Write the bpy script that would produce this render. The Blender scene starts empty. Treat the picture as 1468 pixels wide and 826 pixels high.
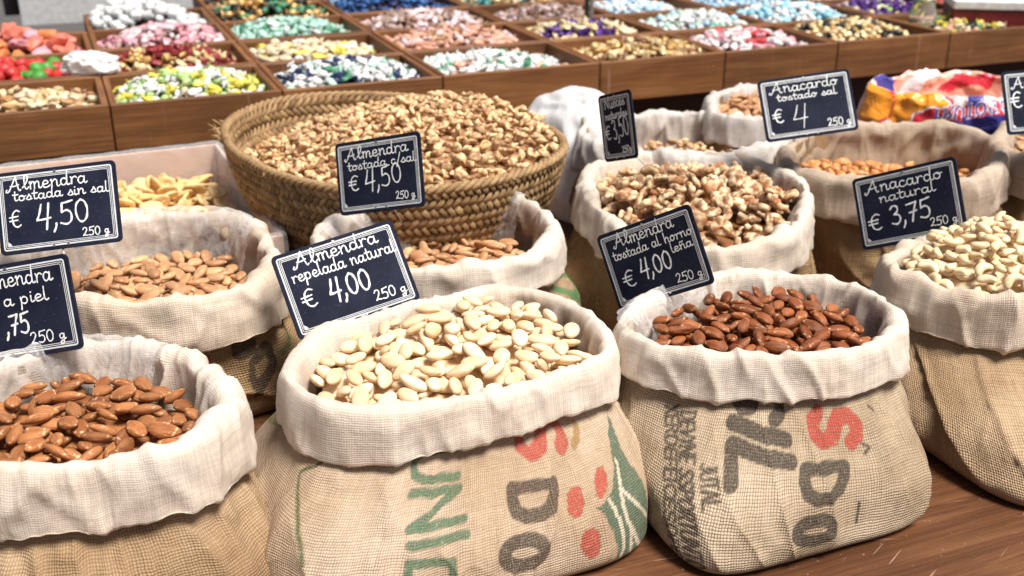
import bpy, bmesh, math, random
import numpy as np
from mathutils import Vector, Matrix

random.seed(7)
rng = np.random.default_rng(7)
scene = bpy.context.scene
COL = scene.collection

# ---------------------------------------------------------------- camera
F_PX, CX, CY = 1600.0, 734.0, 413.0          # focal length in pixels of a 1468 px wide frame
PITCH = math.radians(23.0)
CAM_H = 0.66
cam_data = bpy.data.cameras.new('camera')
cam = bpy.data.objects.new('camera', cam_data)
COL.objects.link(cam)
cam.location = (0, 0, CAM_H)
cam.rotation_euler = (math.pi / 2 - PITCH, 0, 0)
cam_data.sensor_width = 36.0
cam_data.lens = 36.0 * F_PX / 1468.0
cam_data.clip_start = 0.01
cam_data.clip_end = 500
cam_data.dof.use_dof = True
cam_data.dof.focus_distance = 1.12
cam_data.dof.aperture_fstop = 6.5
scene.camera = cam

# ---------------------------------------------------------------- light
SUN_EL, SUN_AZ = math.radians(64), math.radians(128)     # azimuth the light comes from, clockwise from +Y
world = bpy.data.worlds.new('World')
scene.world = world
world.use_nodes = True
wn = world.node_tree
for n in list(wn.nodes):
    wn.nodes.remove(n)
sky = wn.nodes.new('ShaderNodeTexSky')
sky.sky_type = 'NISHITA'
sky.sun_disc = False
sky.sun_elevation = SUN_EL
sky.sun_rotation = SUN_AZ
sky.dust_density = 4.0
sky.air_density = 1.0
sky.ozone_density = 0.6
bg = wn.nodes.new('ShaderNodeBackground')
bg.inputs['Strength'].default_value = 0.05
wo = wn.nodes.new('ShaderNodeOutputWorld')
wn.links.new(sky.outputs[0], bg.inputs['Color'])
wn.links.new(bg.outputs[0], wo.inputs['Surface'])
sun_data = bpy.data.lights.new('sun', 'SUN')
sun_data.energy = 4.6
sun_data.angle = math.radians(22)
sun_data.color = (1.0, 0.955, 0.90)
sun = bpy.data.objects.new('sun', sun_data)
COL.objects.link(sun)
sdir = Vector((math.sin(SUN_AZ) * math.cos(SUN_EL), math.cos(SUN_AZ) * math.cos(SUN_EL), math.sin(SUN_EL)))
sun.rotation_euler = sdir.to_track_quat('Z', 'Y').to_euler()
sun.location = sdir * 5
scene.view_settings.view_transform = 'Standard'
scene.view_settings.look = 'None'
scene.view_settings.exposure = 0.60
scene.view_settings.gamma = 1.0
scene.view_settings.use_curve_mapping = False
scene.cycles.max_bounces = 8
scene.cycles.diffuse_bounces = 4
scene.cycles.transparent_max_bounces = 12

# ---------------------------------------------------------------- picture-to-place helpers (for measuring the place)
FW = np.array((0, math.cos(PITCH), -math.sin(PITCH)))
UPC = np.array((0, math.sin(PITCH), math.cos(PITCH)))
RT = np.array((1.0, 0, 0))
EYE = np.array((0, 0, CAM_H))


def at_z(px, py, z):
    d = FW + RT * (px - CX) / F_PX - UPC * (py - CY) / F_PX
    return EYE + d * ((z - CAM_H) / d[2])


def at_depth(px, py, zc):
    return EYE + (FW + RT * (px - CX) / F_PX - UPC * (py - CY) / F_PX) * zc


def project(P):
    Q = np.asarray(P, float) - EYE
    zc = Q @ FW
    return CX + F_PX * (Q @ RT) / zc, CY - F_PX * (Q @ UPC) / zc, zc


YAW = math.radians(22.0)
ROW = np.array((math.cos(YAW), math.sin(YAW), 0))
DEP = np.array((-math.sin(YAW), math.cos(YAW), 0))

# ---------------------------------------------------------------- numpy noise
_perm = np.random.default_rng(3).permutation(256)
_perm = np.concatenate([_perm, _perm])
_grad = np.random.default_rng(4).normal(size=(256, 3))
_grad /= np.linalg.norm(_grad, axis=1)[:, None]


def noise(p):
    p = np.asarray(p, float)
    i = np.floor(p).astype(int)
    f = p - i
    u = f * f * f * (f * (f * 6 - 15) + 10)
    out = 0
    for dx in (0, 1):
        for dy in (0, 1):
            for dz in (0, 1):
                h = _perm[(_perm[(_perm[(i[..., 0] + dx) & 255] + i[..., 1] + dy) & 255] + i[..., 2] + dz) & 255]
                g = _grad[h]
                d = f - np.array((dx, dy, dz))
                w = (u[..., 0] if dx else 1 - u[..., 0]) * (u[..., 1] if dy else 1 - u[..., 1]) * (u[..., 2] if dz else 1 - u[..., 2])
                out = out + w * (g * d).sum(-1)
    return out * 1.5


def fbm(p, octs=3):
    s, a = 0, 1.0
    for k in range(octs):
        s = s + a * noise(np.asarray(p) * 2 ** k + 17.3 * k)
        a *= 0.5
    return s


def ridge(p):
    return 1 - np.abs(noise(p)) * 2.2


def sstep(x, a, b):
    t = np.clip((x - a) / (b - a), 0, 1)
    return t * t * (3 - 2 * t)


# ---------------------------------------------------------------- object helpers
def tag(o, label=None, cat=None, group=None, kind=None):
    if label: o['label'] = label
    if cat: o['category'] = cat
    if group: o['group'] = group
    if kind: o['kind'] = kind
    return o


def link(name, me, parent=None, loc=None):
    o = bpy.data.objects.new(name, me)
    COL.objects.link(o)
    if parent is not None: o.parent = parent
    if loc is not None: o.location = loc
    return o


def empty(name, loc=(0, 0, 0), label=None, cat=None, group=None):
    o = bpy.data.objects.new(name, None)
    o.empty_display_size = 0.05
    o.location = loc
    COL.objects.link(o)
    return tag(o, label, cat, group)


def mesh_from(name, V, Fc, mat=None, smooth=True):
    me = bpy.data.meshes.new(name)
    me.from_pydata([tuple(v) for v in V], [], [tuple(f) for f in Fc])
    if mat is not None: me.materials.append(mat)
    if smooth:
        me.polygons.foreach_set('use_smooth', [True] * len(me.polygons))
    me.update()
    return me


def grid_mesh(name, P, mat, closed=True, uv=None, ink=None, smooth=True):
    """P[i, j, 3]: i goes round (closed), j goes along the profile."""
    nu, nv = P.shape[:2]
    me = bpy.data.meshes.new(name)
    iu = np.arange(nu if closed else nu - 1)
    a = (iu[:, None] * nv + np.arange(nv - 1)[None]).ravel()
    b = (((iu + 1) % nu)[:, None] * nv + np.arange(nv - 1)[None]).ravel()
    quads = np.stack([a, b, b + 1, a + 1], 1)
    me.vertices.add(nu * nv)
    me.vertices.foreach_set('co', P.reshape(-1).astype(np.float32))
    nf = len(quads)
    me.loops.add(nf * 4)
    me.loops.foreach_set('vertex_index', quads.ravel().astype(np.int32))
    me.polygons.add(nf)
    me.polygons.foreach_set('loop_start', np.arange(0, nf * 4, 4, dtype=np.int32))
    me.polygons.foreach_set('use_smooth', np.full(nf, smooth))
    me.update(calc_edges=True)
    if uv is not None:            # uv[i, j, 2] with one extra row i = nu for the seam
        ul = me.uv_layers.new(name='UVMap')
        U = uv.reshape(-1, 2)
        i0 = (iu[:, None] * nv + np.arange(nv - 1)[None]).ravel()
        i1 = ((iu + 1)[:, None] * nv + np.arange(nv - 1)[None]).ravel()
        idx = np.stack([i0, i1, i1 + 1, i0 + 1], 1).ravel()
        ul.data.foreach_set('uv', U[idx].ravel().astype(np.float32))
    if ink is not None:
        at = me.color_attributes.new('ink', 'FLOAT_COLOR', 'POINT')
        at.data.foreach_set('color', ink.reshape(-1).astype(np.float32))
    if mat is not None: me.materials.append(mat)
    me.validate()
    return me


def box_vf(size, center=(0, 0, 0), bev=0.0, warp=None):
    """box as verts/faces, edges chamfered by bev"""
    bm = bmesh.new()
    bmesh.ops.create_cube(bm, size=1)
    for v in bm.verts:
        v.co = Vector((v.co.x * size[0], v.co.y * size[1], v.co.z * size[2]))
    if bev > 0:
        bmesh.ops.bevel(bm, geom=bm.edges[:], offset=bev, segments=1, affect='EDGES', profile=0.5)
    for v in bm.verts:
        v.co += Vector(center)
        if warp: v.co = Vector(warp(v.co))
    me_v = [tuple(v.co) for v in bm.verts]
    bm.verts.index_update()
    fc = [[v.index for v in f.verts] for f in bm.faces]
    bm.free()
    return me_v, fc


def box_mesh(name, size, center=(0, 0, 0), bev=0.002, mat=None):
    v, f = box_vf(size, center, bev)
    return mesh_from(name, v, f, mat, smooth=False)


def join_vf(parts):
    V, Fc, n = [], [], 0
    for v, f in parts:
        V.extend(v)
        Fc.extend([[i + n for i in q] for q in f])
        n += len(v)
    return V, Fc


def tube_vf(path, r, seg=8, caps=True):
    path = [np.array(p, float) for p in path]
    V, Fc = [], []
    n = len(path)
    up = np.array((0.13, 0.27, 0.95))
    for i, p in enumerate(path):
        t = path[min(i + 1, n - 1)] - path[max(i - 1, 0)]
        t = t / (np.linalg.norm(t) + 1e-9)
        a = np.cross(t, up); a /= np.linalg.norm(a) + 1e-9
        b = np.cross(a, t)
        rr = r[i] if hasattr(r, '__len__') else r
        for k in range(seg):
            an = 2 * math.pi * k / seg
            V.append(tuple(p + rr * (math.cos(an) * a + math.sin(an) * b)))
    for i in range(n - 1):
        for k in range(seg):
            k2 = (k + 1) % seg
            Fc.append((i * seg + k, i * seg + k2, (i + 1) * seg + k2, (i + 1) * seg + k))
    if caps:
        Fc.append(tuple(range(seg))[::-1])
        Fc.append(tuple((n - 1) * seg + k for k in range(seg)))
    return V, Fc


# ---------------------------------------------------------------- materials
class NT:
    def __init__(s, name):
        s.m = bpy.data.materials.new(name)
        s.m.use_nodes = True
        s.t = s.m.node_tree
        for n in list(s.t.nodes): s.t.nodes.remove(n)
        s.out = s.n('ShaderNodeOutputMaterial')
        s.p = s.n('ShaderNodeBsdfPrincipled')
        s.l(s.p.outputs[0], s.out.inputs[0])

    def n(s, typ, **kw):
        x = s.t.nodes.new(typ)
        for k, v in kw.items(): setattr(x, k, v)
        return x

    def l(s, a, b): s.t.links.new(a, b)

    def setp(s, **kw):
        for k, v in kw.items():
            k = {'spec': 'Specular IOR Level', 'rough': 'Roughness', 'metal': 'Metallic', 'base': 'Base Color', 'alpha': 'Alpha', 'trans': 'Transmission Weight', 'sss': 'Subsurface Weight', 'coat': 'Coat Weight', 'sheen': 'Sheen Weight'}.get(k, k)
            s.p.inputs[k].default_value = v

    def math(s, op, a, b=None, c=None, clamp=False):
        x = s.n('ShaderNodeMath', operation=op, use_clamp=clamp)
        for i, v in enumerate((a, b, c)):
            if v is None: continue
            if hasattr(v, 'is_output'): s.l(v, x.inputs[i])
            else: x.inputs[i].default_value = v
        return x.outputs[0]

    def mix(s, fac, a, b, blend='MIX'):
        x = s.n('ShaderNodeMix', data_type='RGBA', blend_type=blend)
        for sock, v in ((x.inputs[0], fac), (x.inputs[6], a), (x.inputs[7], b)):
            if hasattr(v, 'is_output'): s.l(v, sock)
            elif sock == x.inputs[0]: sock.default_value = v
            else: sock.default_value = (*v, 1) if len(v) == 3 else v
        return x.outputs[2]

    def noise(s, scale, detail=2, vec=None, rough=0.5, dist=0.0):
        x = s.n('ShaderNodeTexNoise')
        x.inputs['Scale'].default_value = scale
        x.inputs['Detail'].default_value = detail
        x.inputs['Roughness'].default_value = rough
        x.inputs['Distortion'].default_value = dist
        if vec is not None: s.l(vec, x.inputs['Vector'])
        return x

    def ramp(s, fac, stops):
        x = s.n('ShaderNodeValToRGB')
        e = x.color_ramp.elements
        while len(e) < len(stops): e.new(0.5)
        for el, (p, c) in zip(e, stops):
            el.position = p
            el.color = (*c, 1) if len(c) == 3 else c
        s.l(fac, x.inputs[0])
        return x.outputs[0]

    def maprange(s, v, a, b, c, d):
        x = s.n('ShaderNodeMapRange')
        s.l(v, x.inputs[0])
        for i, q in enumerate((a, b, c, d)): x.inputs[i + 1].default_value = q
        return x.outputs[0]

    def mapping(s, vec, scale=(1, 1, 1), rot=(0, 0, 0)):
        x = s.n('ShaderNodeMapping')
        x.inputs['Scale'].default_value = scale
        x.inputs['Rotation'].default_value = rot
        s.l(vec, x.inputs[0])
        return x.outputs[0]

    def bump(s, h, strength=0.5, dist=0.001, normal=None):
        x = s.n('ShaderNodeBump')
        x.inputs['Strength'].default_value = strength
        x.inputs['Distance'].default_value = dist
        s.l(h, x.inputs['Height'])
        if normal is not None: s.l(normal, x.inputs['Normal'])
        s.l(x.outputs[0], s.p.inputs['Normal'])
        return x.outputs[0]


def cloth(name, c1, c2, pitch=0.0021, gap=(0.10, 0.06, 0.03), gapamt=0.8, bump=0.8, transl=0.15, stain=(0.4, 0.26, 0.15), stainamt=0.35, seed=0.0, skew=0.0, loose=0.0, knob=0.35):
    """woven cloth: threads along u and v (metres), knobs where they cross, gaps between"""
    N = NT(name)
    uv = N.n('ShaderNodeUVMap').outputs[0]
    tc = N.n('ShaderNodeTexCoord').outputs['Object']
    wob = N.noise(14, 3, uv)
    wv = N.n('ShaderNodeVectorMath', operation='SCALE'); N.l(wob.outputs['Color'], wv.inputs[0]); wv.inputs['Scale'].default_value = 0.009
    wob2 = N.noise(120, 2, uv)
    wv2 = N.n('ShaderNodeVectorMath', operation='SCALE'); N.l(wob2.outputs['Color'], wv2.inputs[0]); wv2.inputs['Scale'].default_value = 0.0022
    ad = N.n('ShaderNodeVectorMath', operation='ADD'); N.l(uv, ad.inputs[0]); N.l(wv.outputs[0], ad.inputs[1])
    ad2 = N.n('ShaderNodeVectorMath', operation='ADD'); N.l(ad.outputs[0], ad2.inputs[0]); N.l(wv2.outputs[0], ad2.inputs[1])
    vec = N.mapping(ad2.outputs[0], scale=(1 / pitch, 1 / pitch, 1), rot=(0, 0, skew))
    sx = N.n('ShaderNodeSeparateXYZ'); N.l(vec, sx.inputs[0])
    # thread profiles
    a = N.math('ABSOLUTE', N.math('SINE', N.math('MULTIPLY', sx.outputs[0], math.pi)))
    b = N.math('ABSOLUTE', N.math('SINE', N.math('MULTIPLY', sx.outputs[1], math.pi)))
    # per thread variation
    nx = N.noise(1.0, 0, N.mapping(vec, scale=(1.0, 0.03, 1)))
    ny = N.noise(1.0, 0, N.mapping(vec, scale=(0.03, 1.0, 1)))
    par = N.math('FRACT', N.math('MULTIPLY', N.math('ADD', N.math('FLOOR', sx.outputs[0]), N.math('FLOOR', sx.outputs[1])), 0.5))
    par = N.math('GREATER_THAN', par, 0.25)
    hi = N.math('MAXIMUM', N.math('MULTIPLY', a, 0.92), N.math('MULTIPLY', b, 0.85))
    lo = N.math('MULTIPLY', a, b)
    over = N.n('ShaderNodeMix', data_type='FLOAT')
    N.l(par, over.inputs[0]); N.l(a, over.inputs[2]); N.l(b, over.inputs[3])
    h = N.math('MULTIPLY', N.math('POWER', lo, 0.6), N.math('ADD', 0.55, N.math('MULTIPLY', over.outputs[0], 0.45)))
    hv = N.math('MULTIPLY', h, N.math('ADD', 0.6, N.math('MULTIPLY', N.math('ADD', nx.outputs[0], ny.outputs[0]), 0.4)))
    big = N.noise(9, 4, tc, 0.6)
    col = N.mix(N.maprange(big.outputs[0], 0.35, 0.65, 0, 1), c1, c2)
    st = N.noise(5.0 + seed, 5, tc, 0.65)
    col = N.mix(N.math('MULTIPLY', N.maprange(st.outputs[0], 0.52, 0.72, 0, 1), stainamt), col, stain)
    tv = N.maprange(N.math('ADD', nx.outputs[0], ny.outputs[0]), 0.6, 1.4, 0.88, 1.12)
    sc = N.n('ShaderNodeVectorMath', operation='SCALE'); N.l(col, sc.inputs[0]); N.l(tv, sc.inputs['Scale'])
    col = sc.outputs[0]
    # ink
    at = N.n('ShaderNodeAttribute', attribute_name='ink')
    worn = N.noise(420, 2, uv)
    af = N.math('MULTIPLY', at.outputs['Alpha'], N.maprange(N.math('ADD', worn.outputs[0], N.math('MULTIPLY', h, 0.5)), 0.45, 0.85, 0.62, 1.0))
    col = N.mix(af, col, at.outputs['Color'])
    pt = N.noise(22, 4, uv, 0.6)
    slub = N.noise(1.0, 3, N.mapping(vec, scale=(0.9, 0.10, 1)), 0.6)
    slub2 = N.noise(1.0, 3, N.mapping(vec, scale=(0.10, 0.9, 1)), 0.6)
    hv = N.math('ADD', hv, N.math('MULTIPLY', N.math('SUBTRACT', N.math('ADD', slub.outputs[0], slub2.outputs[0]), 1.0), 0.55))
    gf = N.math('MULTIPLY', N.maprange(hv, 0.08, 0.46, 1.0, 0.0), N.maprange(pt.outputs[0], 0.32, 0.68, gapamt * 0.25, gapamt))
    fuzz = N.noise(700, 2, N.mapping(uv, scale=(1, 0.35, 1), rot=(0, 0, 0.6)))
    col = N.mix(N.maprange(fuzz.outputs[0], 0.60, 0.72, 0, 0.35), col, tuple(min(1, x * 1.35) for x in c1))
    col = N.mix(gf, col, gap)
    N.l(col, N.p.inputs['Base Color'])
    N.setp(rough=0.92, spec=0.15)
    wr = N.noise(24, 4, N.mapping(tc, scale=(1, 1, 0.7)), 0.55, 0.6)
    wr2 = N.noise(90, 3, tc, 0.6)
    hh = N.math('ADD', N.math('MULTIPLY', hv, pitch * knob), N.math('ADD', N.math('MULTIPLY', wr.outputs[0], 0.0034), N.math('MULTIPLY', wr2.outputs[0], 0.0005)))
    nb = N.bump(hh, bump, 1.0)
    if transl > 0:
        tr = N.n('ShaderNodeBsdfTranslucent'); N.l(col, tr.inputs[0]); N.l(nb, tr.inputs['Normal'])
        ms = N.n('ShaderNodeMixShader'); ms.inputs[0].default_value = transl
        N.l(N.p.outputs[0], ms.inputs[1]); N.l(tr.outputs[0], ms.inputs[2]); N.l(ms.outputs[0], N.out.inputs[0])
    return N.m


def plain(name, c, rough=0.5, metal=0.0, spec=0.5, bumps=None, vary=0.0, **kw):
    N = NT(name)
    N.setp(rough=rough, metal=metal, spec=spec, **kw)
    tc = N.n('ShaderNodeTexCoord').outputs['Object']
    ns = N.noise(60, 3, tc)
    c = tuple(c)
    dk = tuple(x * 0.72 for x in c)
    col = N.mix(N.maprange(ns.outputs[0], 0.3, 0.7, 0, 1), c, dk)
    if vary:
        oi = N.n('ShaderNodeObjectInfo')
        f = N.maprange(oi.outputs['Random'], 0, 1, 1 - vary, 1 + vary)
        sc = N.n('ShaderNodeVectorMath', operation='SCALE'); N.l(col, sc.inputs[0]); N.l(f, sc.inputs['Scale'])
        col = sc.outputs[0]
    N.l(col, N.p.inputs['Base Color'])
    if bumps:
        b = N.noise(bumps[0], 3, tc)
        N.bump(b.outputs[0], bumps[1], bumps[2] if len(bumps) > 2 else 0.002)
    return N.m


def nutmat(name, c1, c2, c3=None, rough=0.45, spec=0.4, stretch=(0.25, 1, 1), scale=380, bumpd=0.0006, bumps=0.7, sss=0.0, attr=False, vary=0.22, coat=0.0):
    N = NT(name)
    N.setp(rough=rough, spec=spec, sss=sss, coat=coat)
    if sss: N.p.inputs['Subsurface Radius'].default_value = (0.004, 0.002, 0.001)
    tc = N.n('ShaderNodeTexCoord').outputs['Object']
    oi = N.n('ShaderNodeObjectInfo')
    grain = N.noise(scale, 4, N.mapping(tc, scale=stretch), 0.6)
    f = N.math('ADD', N.maprange(grain.outputs[0], 0.35, 0.65, -0.45, 0.45), oi.outputs['Random'], clamp=True)
    col = N.mix(f, c1, c2)
    if attr:
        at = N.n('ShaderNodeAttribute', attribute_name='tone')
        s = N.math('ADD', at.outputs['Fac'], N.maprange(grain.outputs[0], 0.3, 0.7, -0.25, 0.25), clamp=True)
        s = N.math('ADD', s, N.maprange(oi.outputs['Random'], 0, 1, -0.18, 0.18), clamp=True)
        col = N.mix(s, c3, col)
    elif c3:
        sp = N.noise(scale * 0.45, 2, tc)
        col = N.mix(N.maprange(sp.outputs[0], 0.62, 0.70, 0, 0.8), col, c3)
    rnd2 = N.math('FRACT', N.math('MULTIPLY', oi.outputs['Random'], 17.31))
    sc = N.n('ShaderNodeVectorMath', operation='SCALE'); N.l(col, sc.inputs[0]); N.l(N.maprange(rnd2, 0, 1, 1 - vary, 1 + vary), sc.inputs['Scale'])
    N.l(sc.outputs[0], N.p.inputs['Base Color'])
    N.bump(grain.outputs[0], bumps, bumpd)
    return N.m


def wood(name, c1, c2, c3, scratch=0.0, rough=0.55, axis=0, coat=0.0):
    N = NT(name)
    tc = N.n('ShaderNodeTexCoord').outputs['Object']
    oi = N.n('ShaderNodeObjectInfo')
    off = N.n('ShaderNodeVectorMath', operation='ADD'); N.l(tc, off.inputs[0])
    cb = N.n('ShaderNodeCombineXYZ'); N.l(N.math('MULTIPLY', oi.outputs['Random'], 9.0), cb.inputs[0]); N.l(N.math('MULTIPLY', oi.outputs['Random'], 5.0), cb.inputs[1])
    N.l(cb.outputs[0], off.inputs[1])
    sc = [9, 9, 9]; sc[axis] = 0.9
    v = N.mapping(off.outputs[0], scale=tuple(sc))
    g = N.noise(3.2, 6, v, 0.6, 1.2)
    sc2 = [120, 120, 120]; sc2[axis] = 4
    g2 = N.noise(2.0, 3, N.mapping(off.outputs[0], scale=tuple(sc2)), 0.6)
    big = N.noise(7, 4, off.outputs[0], 0.6)
    col = N.ramp(g.outputs[0], [(0.25, c1), (0.5, c2), (0.72, c3)])
    col = N.mix(N.maprange(g2.outputs[0], 0.35, 0.7, 0, 0.55), col, tuple(x * 0.45 for x in c1))
    col = N.mix(N.maprange(big.outputs[0], 0.45, 0.75, 0, 0.45), col, tuple(x * 0.5 for x in c1))
    f = N.maprange(oi.outputs['Random'], 0, 1, 0.8, 1.2)
    scl = N.n('ShaderNodeVectorMath', operation='SCALE'); N.l(col, scl.inputs[0]); N.l(f, scl.inputs['Scale'])
    col = scl.outputs[0]
    hh = g2.outputs[0]
    if scratch:
        for k, (rot, thr) in enumerate(((0.35, 0.66), (-0.5, 0.68), (0.1, 0.67), (1.1, 0.70))):
            s = N.noise(2.2, 2, N.mapping(N.mapping(off.outputs[0], rot=(0, 0, rot)), scale=(4.5, 150, 1)), 0.6)
            msk = N.noise(14 + 3 * k, 3, off.outputs[0])
            q = N.math('MULTIPLY', N.maprange(s.outputs[0], thr, thr + 0.05, 0, 1), N.maprange(msk.outputs[0], 0.48, 0.62, 0, scratch))
            col = N.mix(q, col, (0.52, 0.36, 0.26))
        sp = N.noise(160, 2, off.outputs[0])
        col = N.mix(N.maprange(sp.outputs[0], 0.71, 0.75, 0, scratch * 0.5), col, (0.55, 0.40, 0.30))
    N.l(col, N.p.inputs['Base Color'])
    N.setp(rough=rough, spec=0.35, coat=coat)
    N.bump(hh, 0.5, 0.0012)
    return N.m


M = {}
M['table'] = wood('table_wood', (0.070, 0.026, 0.010), (0.13, 0.052, 0.021), (0.20, 0.090, 0.040), scratch=0.55, rough=0.45)
M['tray'] = wood('tray_wood', (0.12, 0.045, 0.014), (0.20, 0.080, 0.024), (0.28, 0.125, 0.042), scratch=0.25, rough=0.6)
M['tray2'] = wood('tray_wood_side', (0.12, 0.045, 0.014), (0.20, 0.080, 0.024), (0.28, 0.125, 0.042), scratch=0.25, rough=0.6, axis=1)
M['dark_wood_and_gap_shade'] = wood('dark_wood_and_gap_shade', (0.03, 0.012, 0.007), (0.05, 0.02, 0.012), (0.07, 0.03, 0.018), rough=0.7)

# ---------------------------------------------------------------- handwriting: strokes in a box, baseline 0, x-height .5, capitals 1
G = {
 'A': (0.86, [[(0.0,0.12),(-.06,.0),(.04,-.06),(.16,.12),(.36,.62),(.52,1.0)],[(.52,1.0),(.56,.55),(.66,.02),(.76,.06)],[(.2,.36),(.42,.34),(.66,.42)]]),
 'L': (0.36, [[(.0,.12),(.2,.42),(.32,.82),(.24,1.0),(.13,.85),(.12,.25),(.22,.0),(.36,.14)]]),
 'l': (0.26, [[(.08,1.0),(.06,.5),(.07,.12),(.16,.0),(.26,.08)]]),
 'm': (0.72, [[(.02,.45),(.08,.5),(.08,.0)],[(.08,.3),(.2,.5),(.3,.42),(.3,.0)],[(.3,.3),(.44,.5),(.54,.42),(.55,.08),(.62,.0),(.7,.08)]]),
 'e': (0.46, [[(.03,.22),(.3,.28),(.32,.42),(.2,.5),(.07,.38),(.06,.12),(.18,.0),(.34,.05),(.44,.14)]]),
 'n': (0.54, [[(.02,.45),(.08,.5),(.08,.0)],[(.08,.28),(.24,.5),(.36,.42),(.37,.08),(.44,.0),(.53,.08)]]),
 'd': (0.54, [[(.36,.4),(.2,.5),(.06,.36),(.06,.12),(.18,.0),(.34,.12),(.38,.3)],[(.42,1.0),(.38,.5),(.38,.08),(.46,.0),(.54,.06)]]),
 'r': (0.42, [[(.05,.50),(.10,.36),(.09,.0)],[(.09,.22),(.17,.44),(.30,.50),(.38,.42)]]),
 'a': (0.54, [[(.36,.42),(.2,.5),(.06,.36),(.06,.12),(.18,.0),(.32,.12),(.37,.3)],[(.39,.48),(.37,.1),(.44,.0),(.54,.08)]]),
 't': (0.38, [[(.16,.85),(.14,.4),(.15,.08),(.24,.0),(.36,.08)],[(.0,.55),(.16,.53),(.36,.57)]]),
 'o': (0.50, [[(.24,.48),(.08,.4),(.05,.14),(.18,.0),(.34,.1),(.36,.36),(.24,.49),(.2,.42),(.34,.38),(.48,.42)]]),
 's': (0.40, [[(.0,.1),(.14,.34),(.2,.52),(.24,.4),(.32,.2),(.24,.02),(.08,.03)],[(.24,.02),(.38,.08)]]),
 'i': (0.24, [[(.06,.48),(.06,.1),(.13,.0),(.22,.08)],[(.07,.72),(.09,.74)]]),
 'c': (0.42, [[(.32,.42),(.2,.5),(.06,.36),(.06,.12),(.18,.0),(.32,.04),(.4,.12)]]),
 '/': (0.40, [[(.36,1.1),(.2,.4),(.02,-.35)]]),
 'p': (0.52, [[(.04,.5),(.06,.1),(.02,-.42)],[(.06,.32),(.18,.5),(.34,.42),(.36,.14),(.22,.0),(.07,.1)]]),
 'u': (0.54, [[(.05,.5),(.05,.14),(.16,.0),(.32,.12),(.37,.45)],[(.37,.5),(.37,.08),(.44,.0),(.53,.08)]]),
 'h': (0.52, [[(.08,1.0),(.07,.5),(.07,.0)],[(.07,.28),(.22,.5),(.35,.42),(.36,.06),(.44,.0),(.5,.06)]]),
 'N': (0.74, [[(.0,.0),(.06,.5),(.12,1.0)],[(.12,1.0),(.3,.5),(.5,.02)],[(.5,.02),(.56,.55),(.66,1.05)]]),
 'g': (0.50, [[(.36,.42),(.2,.5),(.06,.36),(.1,.12),(.24,.1),(.35,.28)],[(.38,.48),(.34,-.1),(.24,-.38),(.1,-.36),(.08,-.2),(.3,-.06),(.5,.08)]]),
 '\u20ac': (0.80, [[(.66,.92),(.46,1.0),(.24,.82),(.18,.45),(.28,.1),(.5,.0),(.7,.1)],[(.0,.6),(.3,.62),(.56,.64)],[(.0,.38),(.3,.40),(.52,.42)]]),
 '0': (0.62, [[(.3,1.0),(.12,.82),(.06,.45),(.14,.1),(.3,.0),(.46,.18),(.52,.55),(.44,.88),(.28,1.0)]]),
 '2': (0.58, [[(.06,.78),(.16,.96),(.34,.98),(.44,.76),(.3,.4),(.06,.04)],[(.06,.04),(.26,.1),(.5,.02)]]),
 '3': (0.58, [[(.08,.86),(.22,1.0),(.42,.92),(.4,.68),(.22,.54)],[(.22,.54),(.44,.46),(.48,.2),(.3,.0),(.06,.08)]]),
 '4': (0.64, [[(.24,1.0),(.14,.62),(.02,.32)],[(.02,.32),(.28,.33),(.56,.36)],[(.54,1.02),(.46,.5),(.36,-.14)]]),
 '5': (0.62, [[(.16,.95),(.34,.97),(.58,1.02)],[(.16,.95),(.12,.55)],[(.12,.55),(.32,.62),(.48,.46),(.46,.14),(.28,.0),(.04,.08)]]),
 '7': (0.58, [[(.04,.92),(.26,.94),(.52,.98)],[(.52,.98),(.34,.5),(.2,-.02)],[(.12,.46),(.3,.48),(.48,.52)]]),
 ',': (0.26, [[(.12,.1),(.1,-.05),(.0,-.26)]]),
 '~': (0.0, [[(-.46,.68),(-.38,.76),(-.28,.70),(-.18,.78)]]),
 ' ': (0.34, []),
}
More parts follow.
